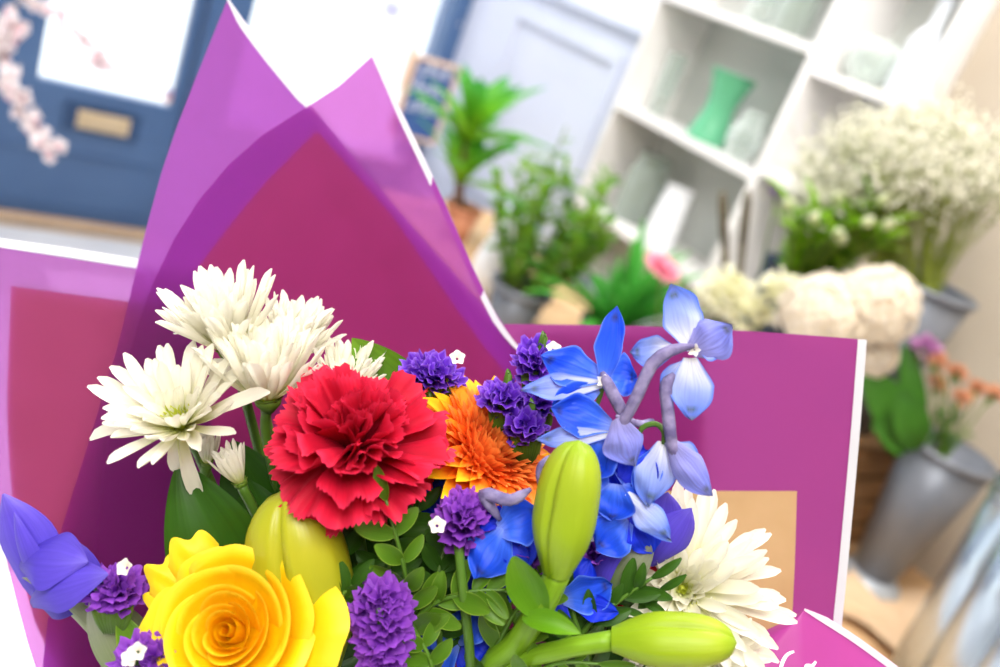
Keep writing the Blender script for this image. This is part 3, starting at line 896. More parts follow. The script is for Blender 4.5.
def edge_strip(line, w, off, dirx=1, name='white_edge', taper=True):
    """the white unprinted margin along one edge of a film sheet"""
    P = resample(line, 24); m = MB()
    def fn(u, v):
        k = round(v * 24); t = (P[min(24, k + 1)] - P[max(0, k - 1)]).normalized()
        nrm = Vector((t.y, -t.x, 0)) * dirx
        q = P[k] + nrm * (w * u * (min(1, .25 + v * 4, .25 + (1 - v) * 4) if taper else 1))
        return pt(q.x, q.y, D(q.x, q.y, off)), (u, v)
    m.grid(fn, 2, 24)
    return m.build(name, M_EDGE, wrap)
BL = (395, 1008); BR = (465, 1008)
L_left = smooth2([BL, (70, 760), (58, 560), (82, 465), (118, 345), (142, 245), (172, 140), (228, -2)])
L_right = smooth2([BR, (540, 700), (590, 470), (515, 345), (405, 218), (300, 92), (262, 45), (228, -2)])
R_left = smooth2([BL, (110, 760), (100, 520), (118, 400), (150, 290), (195, 205), (255, 140), (330, 93), (373, 55)])
R_right = smooth2([BR, (590, 700), (575, 430), (500, 322), (440, 192), (402, 112), (373, 55)])
K_left = [BL, (330, 760), (240, 520), (205, 400), (192, 275), (256, 192), (317, 131)]
K_right = [BR, (610, 700), (590, 480), (470, 328), (392, 215), (317, 131)]
P1_left = smooth2([BL, (90, 800), (36, 667), (14, 590), (-2, 500), (-8, 246)])
P1_right = smooth2([BR, (420, 800), (330, 667), (300, 560), (280, 420), (262, 288)])
P2_left = smooth2([BL, (440, 800), (470, 667), (515, 560), (525, 420), (504, 324)])
P2_right = smooth2([BR, (760, 860), (822, 700), (834, 612), (843, 520), (851, 430), (858, 339)])
sheet('kraft_sheet', K_left, K_right, .0005, M_KRAFT, ripple=.0006)
sheet('film_sheet', L_left, L_right, .0015, M_FILM_L, ripple=.0006)
sheet('film_sheet', R_left, R_right, -.0005, M_FILM_R, ripple=.0006)
sheet('film_sheet', smooth2([BL, (90, 780), (70, 580), (90, 470), (122, 352)]), smooth2([BR, (440, 780), (380, 600), (330, 450), (262, 318)]), .0034, M_FILM_D, ripple=.0006)  # extra film layer added to block backlight and darken the inner left
sheet('film_sheet', P1_left, P1_right, .006, M_FILM_P, topbow=0)
sheet('kraft_sheet', smooth2([BL, (130, 800), (70, 690), (28, 600), (8, 440), (11, 286)]), smooth2([BR, (420, 800), (330, 667), (280, 560), (250, 420), (235, 316)]), .0078, M_KRAFT)
sheet('film_sheet', P2_left, P2_right, .0035, M_FILM_Q, topbow=4)
sheet('film_sheet', smooth2([BL, (420, 800), (430, 667), (500, 500), (520, 332)]), smooth2([BR, (640, 800), (690, 640), (702, 500), (704, 332)]), .0058, M_FILM_Q)
sheet('kraft_sheet', smooth2([BL, (480, 800), (540, 680), (560, 600), (570, 491)]), smooth2([BR, (720, 800), (783, 690), (793, 600), (797, 491)]), .0018, M_KRAFT, ripple=.0004)
edge_strip([(x, y) for x, y in L_right if y < 135][::-1], 7, .001, -1)
edge_strip([(x, y) for x, y in R_right if y < 390][::-1], 6, -.0008, -1)
edge_strip([(-8, 246), (60, 255.5), (140, 268)], 9, .0055, 1, taper=False)
edge_strip([(x, y) for x, y in P2_right if y < 700], 9, .003, -1, taper=False)
# front flap with the beginning of its white handwriting
def DF(px, py):
    return .395 - .00012 * (py - 610) + .00004 * abs(px - 800)
def flap_pt(px, py, o=0):
    return pt(px, py, DF(px, py) + o)
fl_left = resample(smooth2([(455, 1008), (560, 860), (660, 720), (745, 643), (775, 627), (804, 610)]), 24)
fl_right = resample(smooth2([(500, 1008), (860, 900), (960, 720), (890, 668), (850, 639), (804, 610)]), 24)
m = MB()
def _ff(u, v):
    q = fl_left[round(v * 24)].lerp(fl_right[round(v * 24)], u)
    roll = .012 * max(0, 1 - u / .22) ** 2          # the left edge rolls away
    return flap_pt(q.x, q.y, roll), (u, v)
m.grid(_ff, 26, 24)
flap = m.build('front_flap', film_mat('purple_film_doubled', '#b5489c', '#c052b4', '#ad3f90', .06, .35), wrap)
m = MB()
fe = resample(smooth2([(960, 720), (890, 668), (850, 639), (804, 610)]), 16)
def _fe(u, v):
    k = round(v * 16); t = (fe[min(16, k + 1)] - fe[max(0, k - 1)]).normalized()
    q = fe[k] + Vector((-t.y, t.x, 0)) * (7 * u - 1) * min(1, .3 + (1 - v) * 6)
    return flap_pt(q.x, q.y, -.0004), (u, v)
m.grid(_fe, 2, 16); m.build('white_edge', plain_mat('grey_white_edge', '#cbb6c6', .5, col2='#c2acbc', scale=6), wrap)
M_INK = plain_mat('white_ink', '#fbf4f6', .6)
def stroke(P, w=2.3):
    m = MB(); path = smooth2(P, 20); n = len(path) - 1
    R_ = [Vector((a, b, 0)) for a, b in path]
    def fn(u, v):
        k = round(v * n); t = (R_[min(n, k + 1)] - R_[max(0, k - 1)]).normalized()
        q = R_[k] + Vector((-t.y, t.x, 0)) * w * (u - .5) * (.75 + .5 * sin(pi * min(1, v * 1.3)))
        return flap_pt(q.x, q.y, -.0006), (u, v)
    m.grid(fn, 2, n)
    return m
stroke([(794, 651.5), (788, 654), (783.5, 660), (781, 670), (784, 684), (796, 690), (808, 684)], 3).build('lettering', M_INK, flap)
stroke([(816, 661.5), (812, 666), (806, 666.5), (808, 680), (814, 690)], 3).build('lettering', M_INK, flap)

# ================================================================== THE FLOWERS
M_CHRY = petal_mat('white_chrysanthemum_petal', [(0, '#cfd26a'), (.22, '#e4e6b2'), (.5, '#efecdc'), (1, '#f2f0e4')], .5, .38, .06, '#d8d4c0', freq=9, spec=.15, bump=.12)
M_CHRYC = petal_mat('chrysanthemum_heart', [(0, '#a9bc22'), (1, '#e2e65a')], .55, .25, .1)
M_CALYX = leafmat('calyx_green', '#3c5a1c', '#5a7d22', '#7f9a3a')
M_FSTEM = plain_mat('flower_stem', '#4f7420', .45, col2='#3c5c18', scale=35)
M_CARN = petal_mat('crimson_carnation_petal', [(0, '#7d0820'), (.45, '#b00e2c'), (.85, '#cc1638'), (1, '#dc2c50')], .6, .25, .25, '#8d0820', freq=16, spec=.2)
M_ROSE = petal_mat('yellow_rose_petal', [(0, '#efae02'), (.4, '#f6c406'), (.8, '#fbd114'), (1, '#fddc34')], .45, .28, .08, '#e8a800', freq=10, spec=.25)
M_LILYY = petal_mat('yellow_lily_bud', [(0, '#8a9c18'), (.35, '#9fa61a'), (.75, '#b2ae22'), (1, '#a2a824')], .38, .15, .14, '#a4ae18', freq=16, spec=.4)
M_LILYG = petal_mat('green_lily_bud', [(0, '#80a018'), (.4, '#8fa81c'), (.85, '#9cae28'), (1, '#829e1c')], .42, .12, .16, '#7d9c14', freq=16, spec=.25)
M_LILYL = leafmat('lily_leaf', '#5d8f16', '#5b8f14', '#6f9f20', streak=.25, streakcol='#47780c', freq=20)
M_SPRIG = leafmat('sprig_leaf', '#4c7416', '#547e1a', '#668e26', side=('#8fae40', .43), rough=.38, streak=.3, streakcol='#44701a')
M_SPRIGD = leafmat('dark_sprig_leaf', '#2c5212', '#345c16', '#3e681e', rough=.4)
M_BIGLEAF = leafmat('big_dark_leaf', '#1c4208', '#264e0e', '#325c14', rough=.4, transl=.15)
M_GERB = petal_mat('orange_gerbera_ray', [(0, '#d8401a'), (.4, '#ee6a1e'), (.66, '#f89422'), (.86, '#fcc41c'), (1, '#fdd022')], .5, .28, .12, '#ec6a1c', freq=10)
M_GERBI = petal_mat('orange_gerbera_inner', [(0, '#e05e26'), (.6, '#f27e34'), (1, '#f89a48')], .5, .28, .1)
M_DELP = petal_mat('pale_blue_sepal', [(0, '#eceee8'), (.25, '#d3daf2'), (.55, '#9fb4f0'), (.84, '#6686e6'), (.93, '#5f7ad0'), (1, '#6d7a78')], .5, .35, .35, '#7c86d8', freq=20, side=('#5478e2', .40), bump=.5, spot=('#4f6560', .84))
M_DELB = petal_mat('bright_blue_sepal', [(0, '#8098e8'), (.22, '#3a6cf0'), (.7, '#1c50ea'), (1, '#2a58d6')], .46, .3, .3, '#2038b8', freq=20, side=('#6a90f6', .44), bump=.5, spot=('#2c3478', .86))
M_DELD = petal_mat('deep_blue_sepal', [(0, '#2a34c8'), (.4, '#1430dc'), (1, '#1a3cdc')], .5, .25, .35, '#0a1cae', freq=18, bump=.5)
M_DELV = petal_mat('lavender_sepal', [(0, '#9a94c4'), (.4, '#8f92dc'), (.85, '#7a86e2'), (1, '#5f6a9a')], .6, .3, .5, '#66609f', freq=18, bump=.7, spot=('#4f5a5c', .88))
M_SPUR = plain_mat('purple_grey_spur', '#877ea4', .65, col2='#574e7a', scale=160, bump=.8, stretch=(1, 1, 1))
M_STAT = petal_mat('violet_statice', [(0, '#4a1a86'), (.5, '#5a20ac'), (.85, '#6c30c6'), (1, '#9a68e2')], .6, .3, .25, '#3d1280', freq=20)
M_STATM = petal_mat('magenta_statice', [(0, '#5a1a86'), (.5, '#7026aa'), (1, '#9a50c8')], .6, .3, .25, '#4d1280', freq=20)
M_STATW = petal_mat('white_statice_flower', [(0, '#f2ead8'), (1, '#fbf8f4')], .5, .3, .05)
M_IRIS = petal_mat('violet_iris_petal', [(0, '#4a38b0'), (.4, '#5846c8'), (.85, '#6450d2'), (1, '#7868d6')], .5, .3, .25, '#3c2ca2', freq=18)
M_IRISY = petal_mat('iris_yellow_signal', [(0, '#f0c21e'), (1, '#f6de6a')], .5, .2, .1)
M_SHEATH = petal_mat('iris_sheath', [(0, '#55742e'), (.5, '#7f8a62'), (1, '#8f8f86')], .5, .2, .25, '#5d6e3e', freq=24)

def flower_stem(root, T, base, r=.0022, back=.035, mat=None):
    m = MB(); m.tube(stem_pts(T, base, back), r, 8); return m.build('stem', mat or M_FSTEM, root)
def calyx(root, T, r, h, z=0, mat=None, n=10):
    m = MB(T @ Matrix.Translation((0, 0, z)))
    m.lathe([(.002, -h), (r * .5, -h * .85), (r * .95, -h * .35), (r, 0), (r * .7, h * .12)], 20)
    for k in range(n):
        m.petal(h * 1.1, r * .9, OVAL, 70, 40, 2 * pi * k / n, r * .55, -h * .7, .2, 4, 2)
    m.build('calyx', mat or M_CALYX, root)

# ---------------------------------------------------------------- chrysanthemums
def chrys(px, py, d, axis, size_px, label, rings, seedo, extra=(), heart=True, spin=0, prof=SPOON, wf=.8):
    """rings: (count, length fraction, start elevation, end elevation)"""
    r = random.Random(seedo); S = size_px * d / FPX
    T = frame(px, py, d, axis, spin); base = foot()
    root = thing('chrysanthemum', base, label, 'flower', 'white chrysanthemums')
    m = MB(T)
    for q, (n, lf, e0, e1) in enumerate(rings):
        for k in range(n):
            a = 2 * pi * (k + .5 * (q % 2)) / n + r.uniform(-.14, .14)
            L = S * lf * r.uniform(.84, 1.1)
            m.petal(L, S * wf * r.uniform(.17, .225), prof, e0 + r.uniform(-9, 9), e1 + r.uniform(-13, 13), a, S * (.10 - .012 * q), S * .012 * q, r.uniform(.25, .5), 13, 5, side=r.uniform(-.12, .12))
    for (a, lf, e0, e1, w) in extra:
        m.petal(S * lf, S * w, prof, e0, e1, radians(a), S * .1, 0, .35, 10, 4)
    m.build('petals', M_CHRY, root)
    if heart:
        m = MB(T)
        for k in range(34):
            a = 2.39996 * k; q = sqrt(k / 34)
            m.petal(S * (.14 + .14 * q), S * .07, OVAL, 88 - 14 * q, 95 - 6 * q, a, S * .15 * q, S * .02, .4, 4, 2)
        m.lathe([(S * .11, 0), (S * .10, S * .05), (S * .05, S * .09), (.0003, S * .1)], 14)
        m.build('heart', M_CHRYC, root)
    calyx(root, T, S * .17, S * .2, .0)
    flower_stem(root, T, base)
    return root
OPEN = [(19, 1.0, 24, 44), (17, .95, 38, 54), (13, .80, 50, 62), (9, .5, 58, 70)]
chrys(181, 424, .355, (-.04, .66, .75), 80, 'open white chrysanthemum with green heart, leftmost of the white flowers', OPEN, 11,
      extra=[(97, 1.12, 8, -28, .2), (86, .9, 15, -35, .19), (-84, 1.22, 22, 24, .24), (-65, 1.05, 30, 40, .22), (176, .6, -20, -110, .2), (196, .9, -30, -85, .2)])
CUPPED = [(20, 1.05, 42, 64), (19, 1.02, 50, 70), (16, .96, 58, 76), (13, .84, 66, 86)]
chrys(230, 348, .378, (-.10, .86, .50), 76, 'tallest white chrysanthemum, its petals pointing up, behind the open leftmost one', CUPPED, 12, extra=[(75, .85, 25, -20, .2)])
chrys(268, 398, .366, (.05, .90, .42), 80, 'white chrysanthemum with upright petals touching the red carnation from the upper left', CUPPED, 13, extra=[(80, .95, 30, 10, .18), (60, .8, 20, 30, .18), (-75, .75, 20, -5, .16)])
chrys(288, 356, .392, (.35, .86, .35), 60, 'white chrysanthemum half hidden behind the upright one, its petals leaning right', CUPPED, 14)
chrys(344, 394, .386, (.25, .86, .45), 52, 'white chrysanthemum peeping out above the top of the red carnation', CUPPED, 15)
BUD = [(12, .95, 62, 84), (10, .95, 70, 88), (8, .9, 78, 92)]
chrys(240, 482, .362, (-.25, .9, .36), 42, 'small half closed white chrysanthemum bud left of the red carnation', BUD, 16, heart=False)
chrys(207, 462, .372, (.1, .9, .4), 34, 'tiny closed pale bud hanging behind the leftmost white flower', BUD, 17, heart=False)
MUM = [(24, 1.0, -6, 10), (23, 1.0, 8, 20), (21, .94, 22, 32), (18, .84, 36, 46), (14, .66, 48, 58), (10, .4, 56, 66)]
chrys(682, 590, .374, (-.10, .34, .93), 95, 'large white chrysanthemum at the right, in front of the tan kraft paper', MUM, 18, wf=.72)
chrys(702, 664, .364, (.05, .30, .94), 62, 'white chrysanthemum low at the right, half behind the lying green lily bud', MUM, 19, wf=.8)

# ---------------------------------------------------------------- carnation
def carnation():
    r = random.Random(5); d = .352; S = 85 * d / FPX
    T = frame(353, 458, d, (.05, .80, .60)); base = foot()
    root = thing('carnation', base, 'crimson red carnation with frilled petals at the centre of the bouquet', 'flower')
    m = MB(T)
    for q, (n, lf, e0, e1, z) in enumerate(((8, 1.0, 0, -48, .0), (9, 1.0, 16, -20, .05), (9, .98, 30, 4, .10), (8, .94, 44, 24, .14), (8, .88, 58, 44, .16), (7, .8, 68, 62, .18), (6, .72, 76, 80, .2))):
        for k in range(n):
            a = 2 * pi * (k + .45 * q) / n + r.uniform(-.35, .35)
            ph = r.uniform(0, 6); L = S * lf * r.uniform(.84, 1.1); j1 = r.uniform(0, 1)
            def tip(c, j1=j1, f=r.uniform(5, 7)):
                t = (c * f * 1.15 + j1) % 1
                return -.20 * c * c + .085 * (abs(2 * t - 1)) + .03 * sin(9 * c + j1 * 6)
            m.petal(L, L * r.uniform(.75, 1.05), FAN, e0 + r.uniform(-12, 12), e1 + r.uniform(-24, 24), a, S * .05, S * z, r.uniform(-.25, .35), 10, 30,
                    ruf=L * r.uniform(.05, .13), rf=r.uniform(1.0, 2.6), ph=ph, tip=tip, side=r.uniform(-.15, .15))
    m.build('petals', M_CARN, root)
    m = MB(T); m.lathe([(.003, -.03), (.006, -.026), (.0075, -.012), (.009, 0), (.004, .002)], 16); m.build('calyx', M_CALYX, root)
    flower_stem(root, T, base, .0026, .04)
carnation()

# ---------------------------------------------------------------- rose
def rose():
    d = .335; k_ = 1.07 * d / FPX
    T = frame(238, 634, d, (-.05, .38, .92)); base = foot()
    root = thing('rose', base, 'large open yellow rose at the lower left of the bouquet', 'flower')
    m = MB(T)
    def rp(deg, R, H, half, curl=3, flare=4, zb=0, sag=0, dr=0, pt_=0, rnd_=.5, nu=26, nv=14, wv=.0):
        """one cupped petal (in picture pixels): R radius, H height, curl = how far its rim rolls out"""
        az = radians(deg)
        def fn(u, v):
            c = 2 * u - 1
            a = az + half * c * (.45 + .55 * sin(pi / 2 * min(1, v * 1.6)))
            top = 1 - rnd_ * abs(c) ** 3.2 + pt_ * .13 * exp(-(c / .2) ** 2)
            w_ = 1 + wv * sin(7 * c + deg) * v * v
            rr = (R * sin(pi / 2 * min(1, v * 1.3)) ** .8 * (1 + dr * c) + flare * v * v * top) * w_
            zz = zb + H * v * top
            if v > .6:
                t = (v - .6) / .4
                rr += curl * t * t; zz -= curl * .8 * t ** 3 + sag * t * t
            return (rr * cos(a) * k_, rr * sin(a) * k_, zz * k_), (u, v)
        m.grid(fn, nu, nv)
    def heart(u, v):
        a = u * 2 * pi * 2.6; rr = (2 + 13 * u ** 1.1) * (1 + .10 * v)
        return (rr * cos(a) * k_, rr * sin(a) * k_, (6 + 38 * v - 5 * u) * k_), (.5, .35 * v)
    m.grid(heart, 90, 5)
    for i in range(9):                                   # the swirl round the heart
        t = i / 8
        rp(i * 137.5 + 20, 15 + 20 * t, 45 - t, 1.35 - .1 * t, 1 + 2 * t, 2 + 3 * t, 0, 0, .13, 0, .45)
    for i, dg in enumerate((100, 215, -25, 160, 40, -80)):      # the wide cup
        rp(dg, 40 + 1.6 * i, 46, 1.15, 4, 9, -1, 0, .10, .2, .5)
    # open petals (0 = up in the picture, positive turns left)
    for (dg, R, H, half, curl, flare, zb, sag, p_) in (
            (2, 56, 42, .80, 8, 12, -4, 0, .4), (72, 54, 40, .85, 9, 8, -4, 2, .2), (140, 54, 42, .9, 10, 10, -4, 2, .4), (-58, 58, 42, .80, 8, 14, -4, 0, .3), (-130, 56, 40, .9, 10, 12, -4, 2, .4),
            (-88, 62, 36, .62, 8, 36, -8, 4, .7), (-30, 62, 36, .6, 8, 16, -8, 2, .2), (30, 60, 34, .5, 8, 14, -8, 2, .5), (88, 62, 30, .62, 10, 18, -10, 4, .5), (-140, 62, 30, .7, 14, 24, -8, 6, .6), (165, 62, 30, .7, 14, 20, -8, 6, .6)):
        rp(dg, R, H, half, curl, flare, zb, sag, .04, p_, .55, wv=.015)
    for (dg, R, H, half, flare, zb, p_) in ((38, 70, 30, .30, 30, -12, .6), (57, 72, 26, .26, 30, -16, .9), (70, 70, 20, .26, 24, -20, .5)):
        rp(dg, R, H, half, 6, flare, zb, 3, 0, p_, .5, wv=.05)
    m.build('petals', M_ROSE, root)
    calyx(root, T, .012, .014, -.006, None, 5)
    flower_stem(root, T, base, .003, .045)
rose()

# ---------------------------------------------------------------- lilies
def lily_bud(m, A, B, w, seams=3, roll=0, blunt=.55):
    """a three-sided bud from its base A to its tip B"""
    A, B = Vector(A), Vector(B); t = (B - A).normalized(); Ln = (B - A).length
    x = (-FW - t * (-FW).dot(t)).normalized(); y = t.cross(x)
    def fn(u, v):
        a = 2 * pi * u
        r = (w / 2) * (.46 + .54 * sin(pi / 2 * min(1, v / .42)) ** 1.1) if v < .42 else (w / 2) * max(0, (1 - ((v - .42) / .58) ** 3.2)) ** blunt
        s = ((a + roll) * seams / (2 * pi)) % 1
        dd = min(s, 1 - s) * 2 * pi / seams
        r *= 1 - .20 * exp(-(dd / .10) ** 2) * (min(1, 1.6 * v + .1)) + .05 * cos(seams * (a + roll + pi / seams)) + .03 * exp(-((dd - 1.05) / .12) ** 2)
        p = A + t * (Ln * v) + x * (r * cos(a)) + y * (r * sin(a))
        return p, ((a / (2 * pi) * 3) % 1, v)
    m.grid(fn, 60, 26, True)
d = .338
base = foot()
root = thing('lily', base, 'fat yellow lily bud standing upright between the rose and the carnation', 'flower')
m = MB(); lily_bud(m, pt(320, 665, .358), pt(287, 489, .342), 102 * .35 / FPX, roll=.2); m.build('bud', M_LILYY, root)
m = MB(); m.tube(bez([pt(312, 636, .352), pt(325, 720, .37), base], 12), .004, 8); m.build('stem', M_FSTEM, root)
base = foot()
root = thing('lily', base, 'forked green lily stem with one upright and one lying green bud', 'flower')
m = MB(); lily_bud(m, pt(557, 574, .330), pt(579, 440, .322), 64 * .326 / FPX, roll=.75); m.build('bud', M_LILYG, root, ).__setitem__('label', 'upright green bud')
m = MB(); lily_bud(m, pt(612, 640, .334), pt(737, 643, .326), 54 * .33 / FPX, roll=.95); m.build('bud', M_LILYG, root).__setitem__('label', 'lying green bud')
m = MB()
m.tube(bez([base, pt(470, 720, .375), pt(520, 640, .345), pt(545, 600, .334), pt(558, 572, .330)], 18), [.0058] * 5 + [.005] * 12 + [.0042] * 3, 10)
m.tube(bez([pt(470, 725, .378), pt(510, 668, .352), pt(560, 650, .338), pt(614, 640, .334)], 14), .0038, 10)
m.build('stem', petal_mat('lily_stem_skin', [(0, '#6c9a1e'), (1, '#7ea622')], .4, .1, .15), root)
m = MB()
m.leaf(pt(541, 618, .331), pt(514, 556, .322), 40 * .33 / FPX, OVAL, cdir(-.3, .1, 1), -.06, .25, 12, 6)
m.leaf(pt(522, 618, .331), pt(581, 634, .324), 24 * .33 / FPX, LEAF, cdir(0, .6, .8), .10, .25, 12, 6)
m.leaf(pt(548, 580, .328), pt(566, 566, .325), 16 * .33 / FPX, LEAF, cdir(.4, -.2, .8), .05, .25, 6, 4)
m.build('leaves', M_LILYL, root)

# ---------------------------------------------------------------- gerbera
def gerbera():
    r = random.Random(3); d = .378; S = 90 * d / FPX
    T = frame(487, 454, d, (.62, .60, .46)); base = foot()
    root = thing('gerbera', base, 'orange gerbera with yellow petal tips, turned to the right beside the carnation', 'flower')
    m = MB(T)
    for q, (n, lf, e0, e1) in enumerate(((26, 1.0, -2, 0), (25, .92, 12, 14))):
        for k in range(n):
            a = 2 * pi * (k + .5 * q) / n + r.uniform(-.06, .06)
            m.petal(S * lf * r.uniform(.9, 1.08), S * .26, STRAP, e0 + r.uniform(-7, 7), e1 + r.uniform(-10, 10), a, S * .12, S * .03 * q - .001, .3, 8, 4)
    m.build('ray_petals', M_GERB, root)
    m = MB(T)
    for q, (n, lf, e0, e1, r0) in enumerate(((44, .30, 36, 26, .50), (44, .27, 48, 40, .43), (42, .25, 58, 52, .36), (36, .23, 66, 62, .29), (26, .27, 70, 72, .19), (20, .22, 78, 80, .13), (12, .18, 84, 88, .06))):
        for k in range(n):
            a = 2 * pi * (k + .5 * (q % 2)) / n + r.uniform(-.08, .08)
            m.petal(S * lf * r.uniform(.85, 1.15), S * .085, STRAP, e0 + r.uniform(-9, 9), e1 + r.uniform(-9, 9), a, S * r0, S * .06, .3, 5, 2)
    m.lathe([(S * .52, 0), (S * .40, S * .06), (S * .2, S * .09), (.0004, S * .10)], 24)
    m.build('inner_petals', M_GERBI, root)
    m = MB(T); m.lathe([(.002, -.012), (S * .26, -.009), (S * .4, -.002), (S * .35, .001)], 20)
    for k in range(22):
        m.petal(S * .3, S * .07, LEAF, 40, 15, 2 * pi * k / 22, S * .2, -.007, .2, 4, 2)
    m.build('calyx', M_CALYX, root)
    flower_stem(root, T, base, .0026, .04)
gerbera()

# ---------------------------------------------------------------- delphinium
def floret(root, d, sepals, spur=None, ped=None, eye=None, spur_r=.0018):
    """sepals: (base xy, tip xy, width px, material, base depth offset mm, tip depth offset mm, arch, cup, wav)"""
    first = None
    mats = {}
    for (b, t, w, mt, db, dt, arch, cup, wav) in sepals:
        m = mats.setdefault(mt.name, (mt, MB()))[1]
        m.leaf(pt(b[0], b[1], d + db / 1000), pt(t[0], t[1], d + dt / 1000), w * d / FPX, SEPAL, cdir(rnd.uniform(-.25, .25), rnd.uniform(-.1, .35), 1), arch, cup, 22, 14, wav * 1.5, 4, 0, rnd.uniform(0, 6), rnd.uniform(-.35, .35), .085)
    for k, (mt, m) in enumerate(mats.values()):
        if first is None:
            first = m.build('floret', mt, root)
        else:
            m.build('sepal', mt, first)
    if spur:
        m = MB(); P = bez([pt(x, y, d + z / 1000) for x, y, z in spur], 14)
        m.tube(P, [spur_r * (.72 + .4 * sin(pi * min(1, .15 + .8 * i / (len(P) - 1))) + .025 * sin(i * 2.1)) * min(1, .45 + i * .3, .45 + (len(P) - 1 - i) * .3) for i in range(len(P))], 8); m.build('spur', M_SPUR, first)
    if ped:
        m = MB(); m.tube(bez([pt(x, y, d + z / 1000) for x, y, z in ped], 14), .0011, 6); m.build('pedicel', M_FSTEM, first)
    if eye:
        m = MB()
        for k in range(5):
            m.leaf(pt(eye[0], eye[1], d - .001), pt(eye[0] + 7 * cos(k * 1.26), eye[1] + 7 * sin(k * 1.26), d - .004), 6 * d / FPX, OVAL, None, .1, .2, 4, 2)
        m.build('eye', M_STATW, first)
    return first
V, P_, B_, D_ = M_DELV, M_DELP, M_DELB, M_DELD
base = foot()
root = thing('delphinium', base, 'pale and bright blue delphinium spike nodding at the upper right of the bouquet', 'flower', )
m = MB(); m.tube(bez([base, pt(560, 760, .41), pt(585, 600, .375), pt(600, 500, .36), pt(598, 430, .352)], 22), [.003] * 12 + [.0022] * 13, 8)
m.build('stem', M_FSTEM, root)
# top floret seen from behind, thick grey spur running down to the left
floret(root, .336, [((693, 350), (671, 284), 46, P_, 0, -1, -.05, .12, .04), ((690, 352), (732, 326), 48, V, -1, -4, .10, -.22, .06), ((694, 340), (726, 350), 34, P_, 0, 1, .05, .2, .05),
                    ((690, 358), (691, 420), 46, P_, 0, -2, .05, .15, .04), ((672, 350), (630, 352), 36, P_, 1, 0, .08, .2, .05), ((686, 362), (660, 384), 22, P_, 1, 2, .08, .2, .05)],
       [(694, 346, -4), (672, 350, -5), (652, 364, -4), (638, 394, -2), (622, 424, 2), (612, 434, 6)], None, (694, 350), .0022)
floret(root, .344, [((604, 384), (617, 306), 31, B_, 0, -3, .04, -.22, .05), ((603, 378), (541, 356), 44, B_, 0, 1, -.10, .15, .05), ((602, 384), (521, 390), 28, P_, -1, -4, -.07, .12, .08),
                    ((598, 388), (552, 406), 34, B_, 1, 0, .05, .15, .05), ((608, 374), (636, 378), 46, B_, 1, 4, .04, .1, .05)],
       [(602, 372, -2), (612, 392, -4), (622, 412, -3), (626, 424, 0)], [(604, 384, 0), (598, 402, 3), (590, 424, 8), (592, 450, 12)], (603, 381), .0022)
floret(root, .340, [((611, 426), (551, 408), 44, B_, 0, 0, -.08, .2, .05), ((610, 434), (536, 440), 22, P_, -1, -4, -.06, .1, .12), ((608, 440), (596, 478), 40, B_, 1, 2, .05, .2, .05),
                    ((618, 418), (634, 466), 46, V, -3, -6, .12, -.25, .06), ((606, 424), (600, 446), 26, D_, 2, 6, 0, .1, 0)],
       [(616, 416, -2), (640, 424, 2), (654, 420, 4)], [(608, 432, 2), (596, 444, 8)], None, .0014)
floret(root, .336, [((664, 442), (648, 506), 44, P_, 0, 0, .06, -.2, .05), ((668, 440), (712, 496), 34, V, -3, -5, .08, -.3, .08), ((668, 446), (700, 462), 26, P_, 1, 3, .05, .15, .05), ((660, 446), (636, 492), 30, B_, 2, 3, .05, .15, .05)],
       [(674, 374, -3), (666, 386, -4), (668, 412, -4), (672, 444, -3), (678, 462, -2)], [(636, 444, 6), (642, 428, 4), (656, 424, 2), (664, 432, 0), (664, 444, 0)], None, .0022)
floret(root, .341, [((622, 480), (652, 452), 44, D_, 0, -3, .08, .2, .05), ((622, 486), (654, 504), 42, B_, 0, -3, .06, -.15, .05), ((616, 484), (612, 520), 44, B_, 0, 1, .05, .2, .06), ((626, 494), (671, 540), 30, P_, -2, -6, .06, -.2, .14), ((606, 490), (584, 470), 30, B_, 2, 3, .05, .15, .05)],
       None, [(616, 486, 2), (604, 500, 8)], None)
floret(root, .346, [((628, 520), (596, 548), 48, B_, 0, 0, .05, .15, .08), ((634, 516), (652, 552), 40, D_, 1, 2, .05, .15, .05), ((612, 524), (600, 500), 40, D_, 2, 4, .05, .15, .05)], None, [(618, 522, 2), (604, 540, 8)])
o = MB(); o.tube(bez([pt(546, 500, .334), pt(541, 472, .334), pt(547, 462, .336), pt(556, 458, .34)], 12), .0021, 8); o.build('spur', M_SPUR, root)
floret(root, .352, [((610, 462), (578, 440), 40, D_, 0, 2, .05, .2, .05), ((612, 464), (640, 440), 40, D_, 0, 2, .05, .2, .05), ((612, 468), (608, 506), 44, D_, 0, 1, .05, .2, .06), ((616, 466), (650, 488), 44, B_, 1, 2, .05, .2, .06)], None, [(612, 466, 2), (604, 500, 8)])
